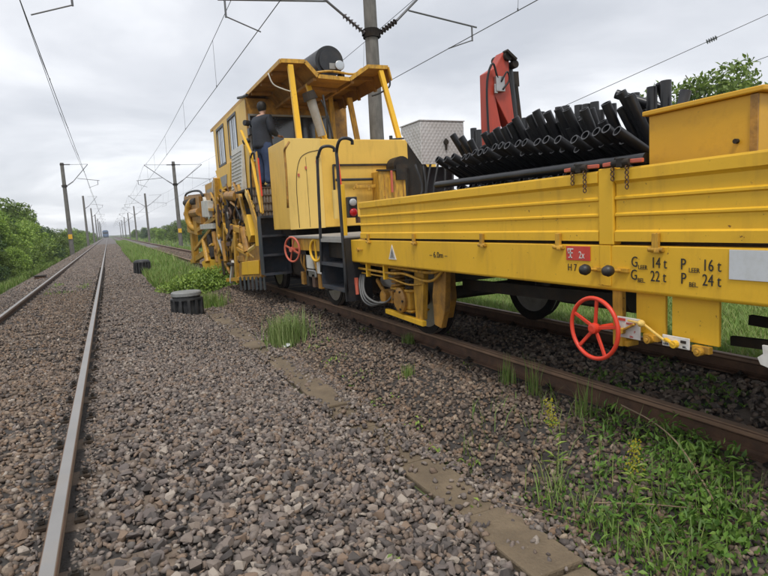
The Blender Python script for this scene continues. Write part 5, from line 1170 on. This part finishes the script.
creeping([(3.5, 3.2, .2), (3.7, 3.6, .25), (4.0, 3.2, .25), (4.2, 3.0, .2), (3.6, 2.6, .2), (4.4, 3.6, .2), (3.4, 4.4, .2), (4.0, 2.7, .25), (3.55, 6.2, .25)], 1300, .042, 73, .08, 'weed_leaf', .5)
creeping([(2.2, 6.2, .2), (2.15, 5.4, .2), (2.1, 4.6, .16), (2.3, 7.0, .25), (2.05, 3.9, .12), (2.9, 7.0, .15), (3.0, 4.6, .12), (1.9, 3.4, .1)], 380, .035, 74, .07)
creeping([(2.7, 2.0, .3), (2.5, 1.8, .3), (2.9, 2.3, .25), (2.3, 1.65, .2), (2.8, 2.6, .2), (2.15, 2.0, .2)], 1500, .055, 81, .24, 'weed_leaf', .22)
creeping([(2.75, 1.95, .2), (2.45, 1.7, .2), (2.95, 2.2, .15)], 600, .055, 82, .16, 'weed_leaf', .55)
creeping([(2.6, 2.0, .35), (2.3, 1.75, .25), (2.9, 2.5, .3)], 260, .04, 83, .05, 'twig', .3)
o = grass_mesh('grass', np.concatenate([gpts(2.0, 3.15, 1.4, 2.6, 900, 91, .05), gpts(2.0, 3.1, 2.4, 5.0, 260, 92, .2)]), .17, .7, 'grass', .0035, 12); o['kind'] = 'stuff'
o = grass_mesh('grass', gpts(1.95, 2.75, 1.4, 3.2, 220, 93, .1), .30, .25, 'grass', .0025, 13); o['kind'] = 'stuff'
creeping([(1.0, 2.2, .05), (1.72, 2.6, .06), (2.0, 3.1, .09), (1.35, 2.45, .04)], 70, .045, 75, .06)
# two tall flowering weeds
def flowering(x, y, h, seed, label):
    z = float(zg(x)); t = thing('flowering_weed', (x, y, z), label, 'weed', 'yellow flowering weeds'); g = random.Random(seed)
    pts = [(x + g.uniform(-.01, .01) * i, y, z + h * i / 6) for i in range(7)]
    MB().tube(pts, .004, 6, [.005 - .0005 * i for i in range(7)]).build('stem', 'grass', t)
    lv_ = MB(); fl = MB()
    for k in range(16):
        f = g.uniform(.05, .75); a = g.uniform(0, 6.28); p = Vector(pts[0]).lerp(Vector(pts[6]), f); l_ = .11 * (1 - f * .6); d = Vector((math.cos(a), math.sin(a), .5)); sdv = Vector((-math.sin(a), math.cos(a), 0)) * .008
        lv_._add([p, p + d * l_ * .5 + sdv, p + d * l_ - Vector((0, 0, .02)), p + d * l_ * .5 - sdv], [(0, 1, 2), (0, 2, 3)])
    for k in range(90):
        f = g.uniform(.62, 1.0); a = g.uniform(0, 6.28); p = Vector(pts[0]).lerp(Vector(pts[6]), f); r = g.uniform(.2, 1) * .042 * (1.25 - f * .8) * 1.6; c = p + Vector((math.cos(a) * r, math.sin(a) * r, .01)); s = .0065
        fl._add([c + Vector((s, 0, 0)), c + Vector((-s, .002, 0)), c + Vector((0, s, .003)), c + Vector((0, 0, s * 1.6))], [(0, 1, 2), (0, 1, 3), (1, 2, 3), (2, 0, 3)])
    lv_.build('foliage', 'leaf_bright', t)['kind'] = 'stuff'; fl.build('flower_head', 'flower', t)['kind'] = 'stuff'
flowering(2.33, 2.62, .46, 5, 'yellow flowering weed standing clear in the brown stones')
flowering(2.26, 1.98, .44, 6, 'yellow flowering weed rising out of the leafy creepers')
def twig(pts, r, label, seed):
    b = MB().tube(pts, r, 5); o = b.build('dry_twig', 'twig', None, base=pts[0]); tag(o, label, 'twig')
twig([(2.86, 2.62, .05), (2.82, 2.35, .03), (2.72, 2.1, .0), (2.58, 1.85, -.08), (2.5, 1.7, -.16)], .0045, 'long pale dry stalk arching over the creepers', 1)
twig([(1.78, 2.62, -.30), (1.88, 2.45, -.29), (1.97, 2.32, -.30), (2.03, 2.15, -.28)], .003, 'dry branch lying by the edge of the slabs', 2)
twig([(2.1, 2.1, -.18), (2.25, 1.9, -.14), (2.5, 1.72, -.16)], .0035, 'thin dry stem low among the creepers', 3)

# ------------------------------------------------------------------ haze
hb = MB().box(-460, 460, -40, 700, -1.95, 14).build('haze', 'soil'); hb['kind'] = 'stuff'
hm_ = bpy.data.materials.new('haze_air'); hm_.use_nodes = True; n = hm_.node_tree.nodes; hm_.node_tree.links.clear()
for q in list(n):
    if q.type == 'BSDF_PRINCIPLED': n.remove(q)
pv = n.new('ShaderNodeVolumePrincipled'); pv.inputs['Color'].default_value = (.86, .91, 1, 1); pv.inputs['Density'].default_value = .0006; pv.inputs['Anisotropy'].default_value = .2
oo = [q for q in n if q.type == 'OUTPUT_MATERIAL'][0]; hm_.node_tree.links.new(pv.outputs[0], oo.inputs['Volume'])
hb.data.materials.clear(); hb.data.materials.append(hm_)
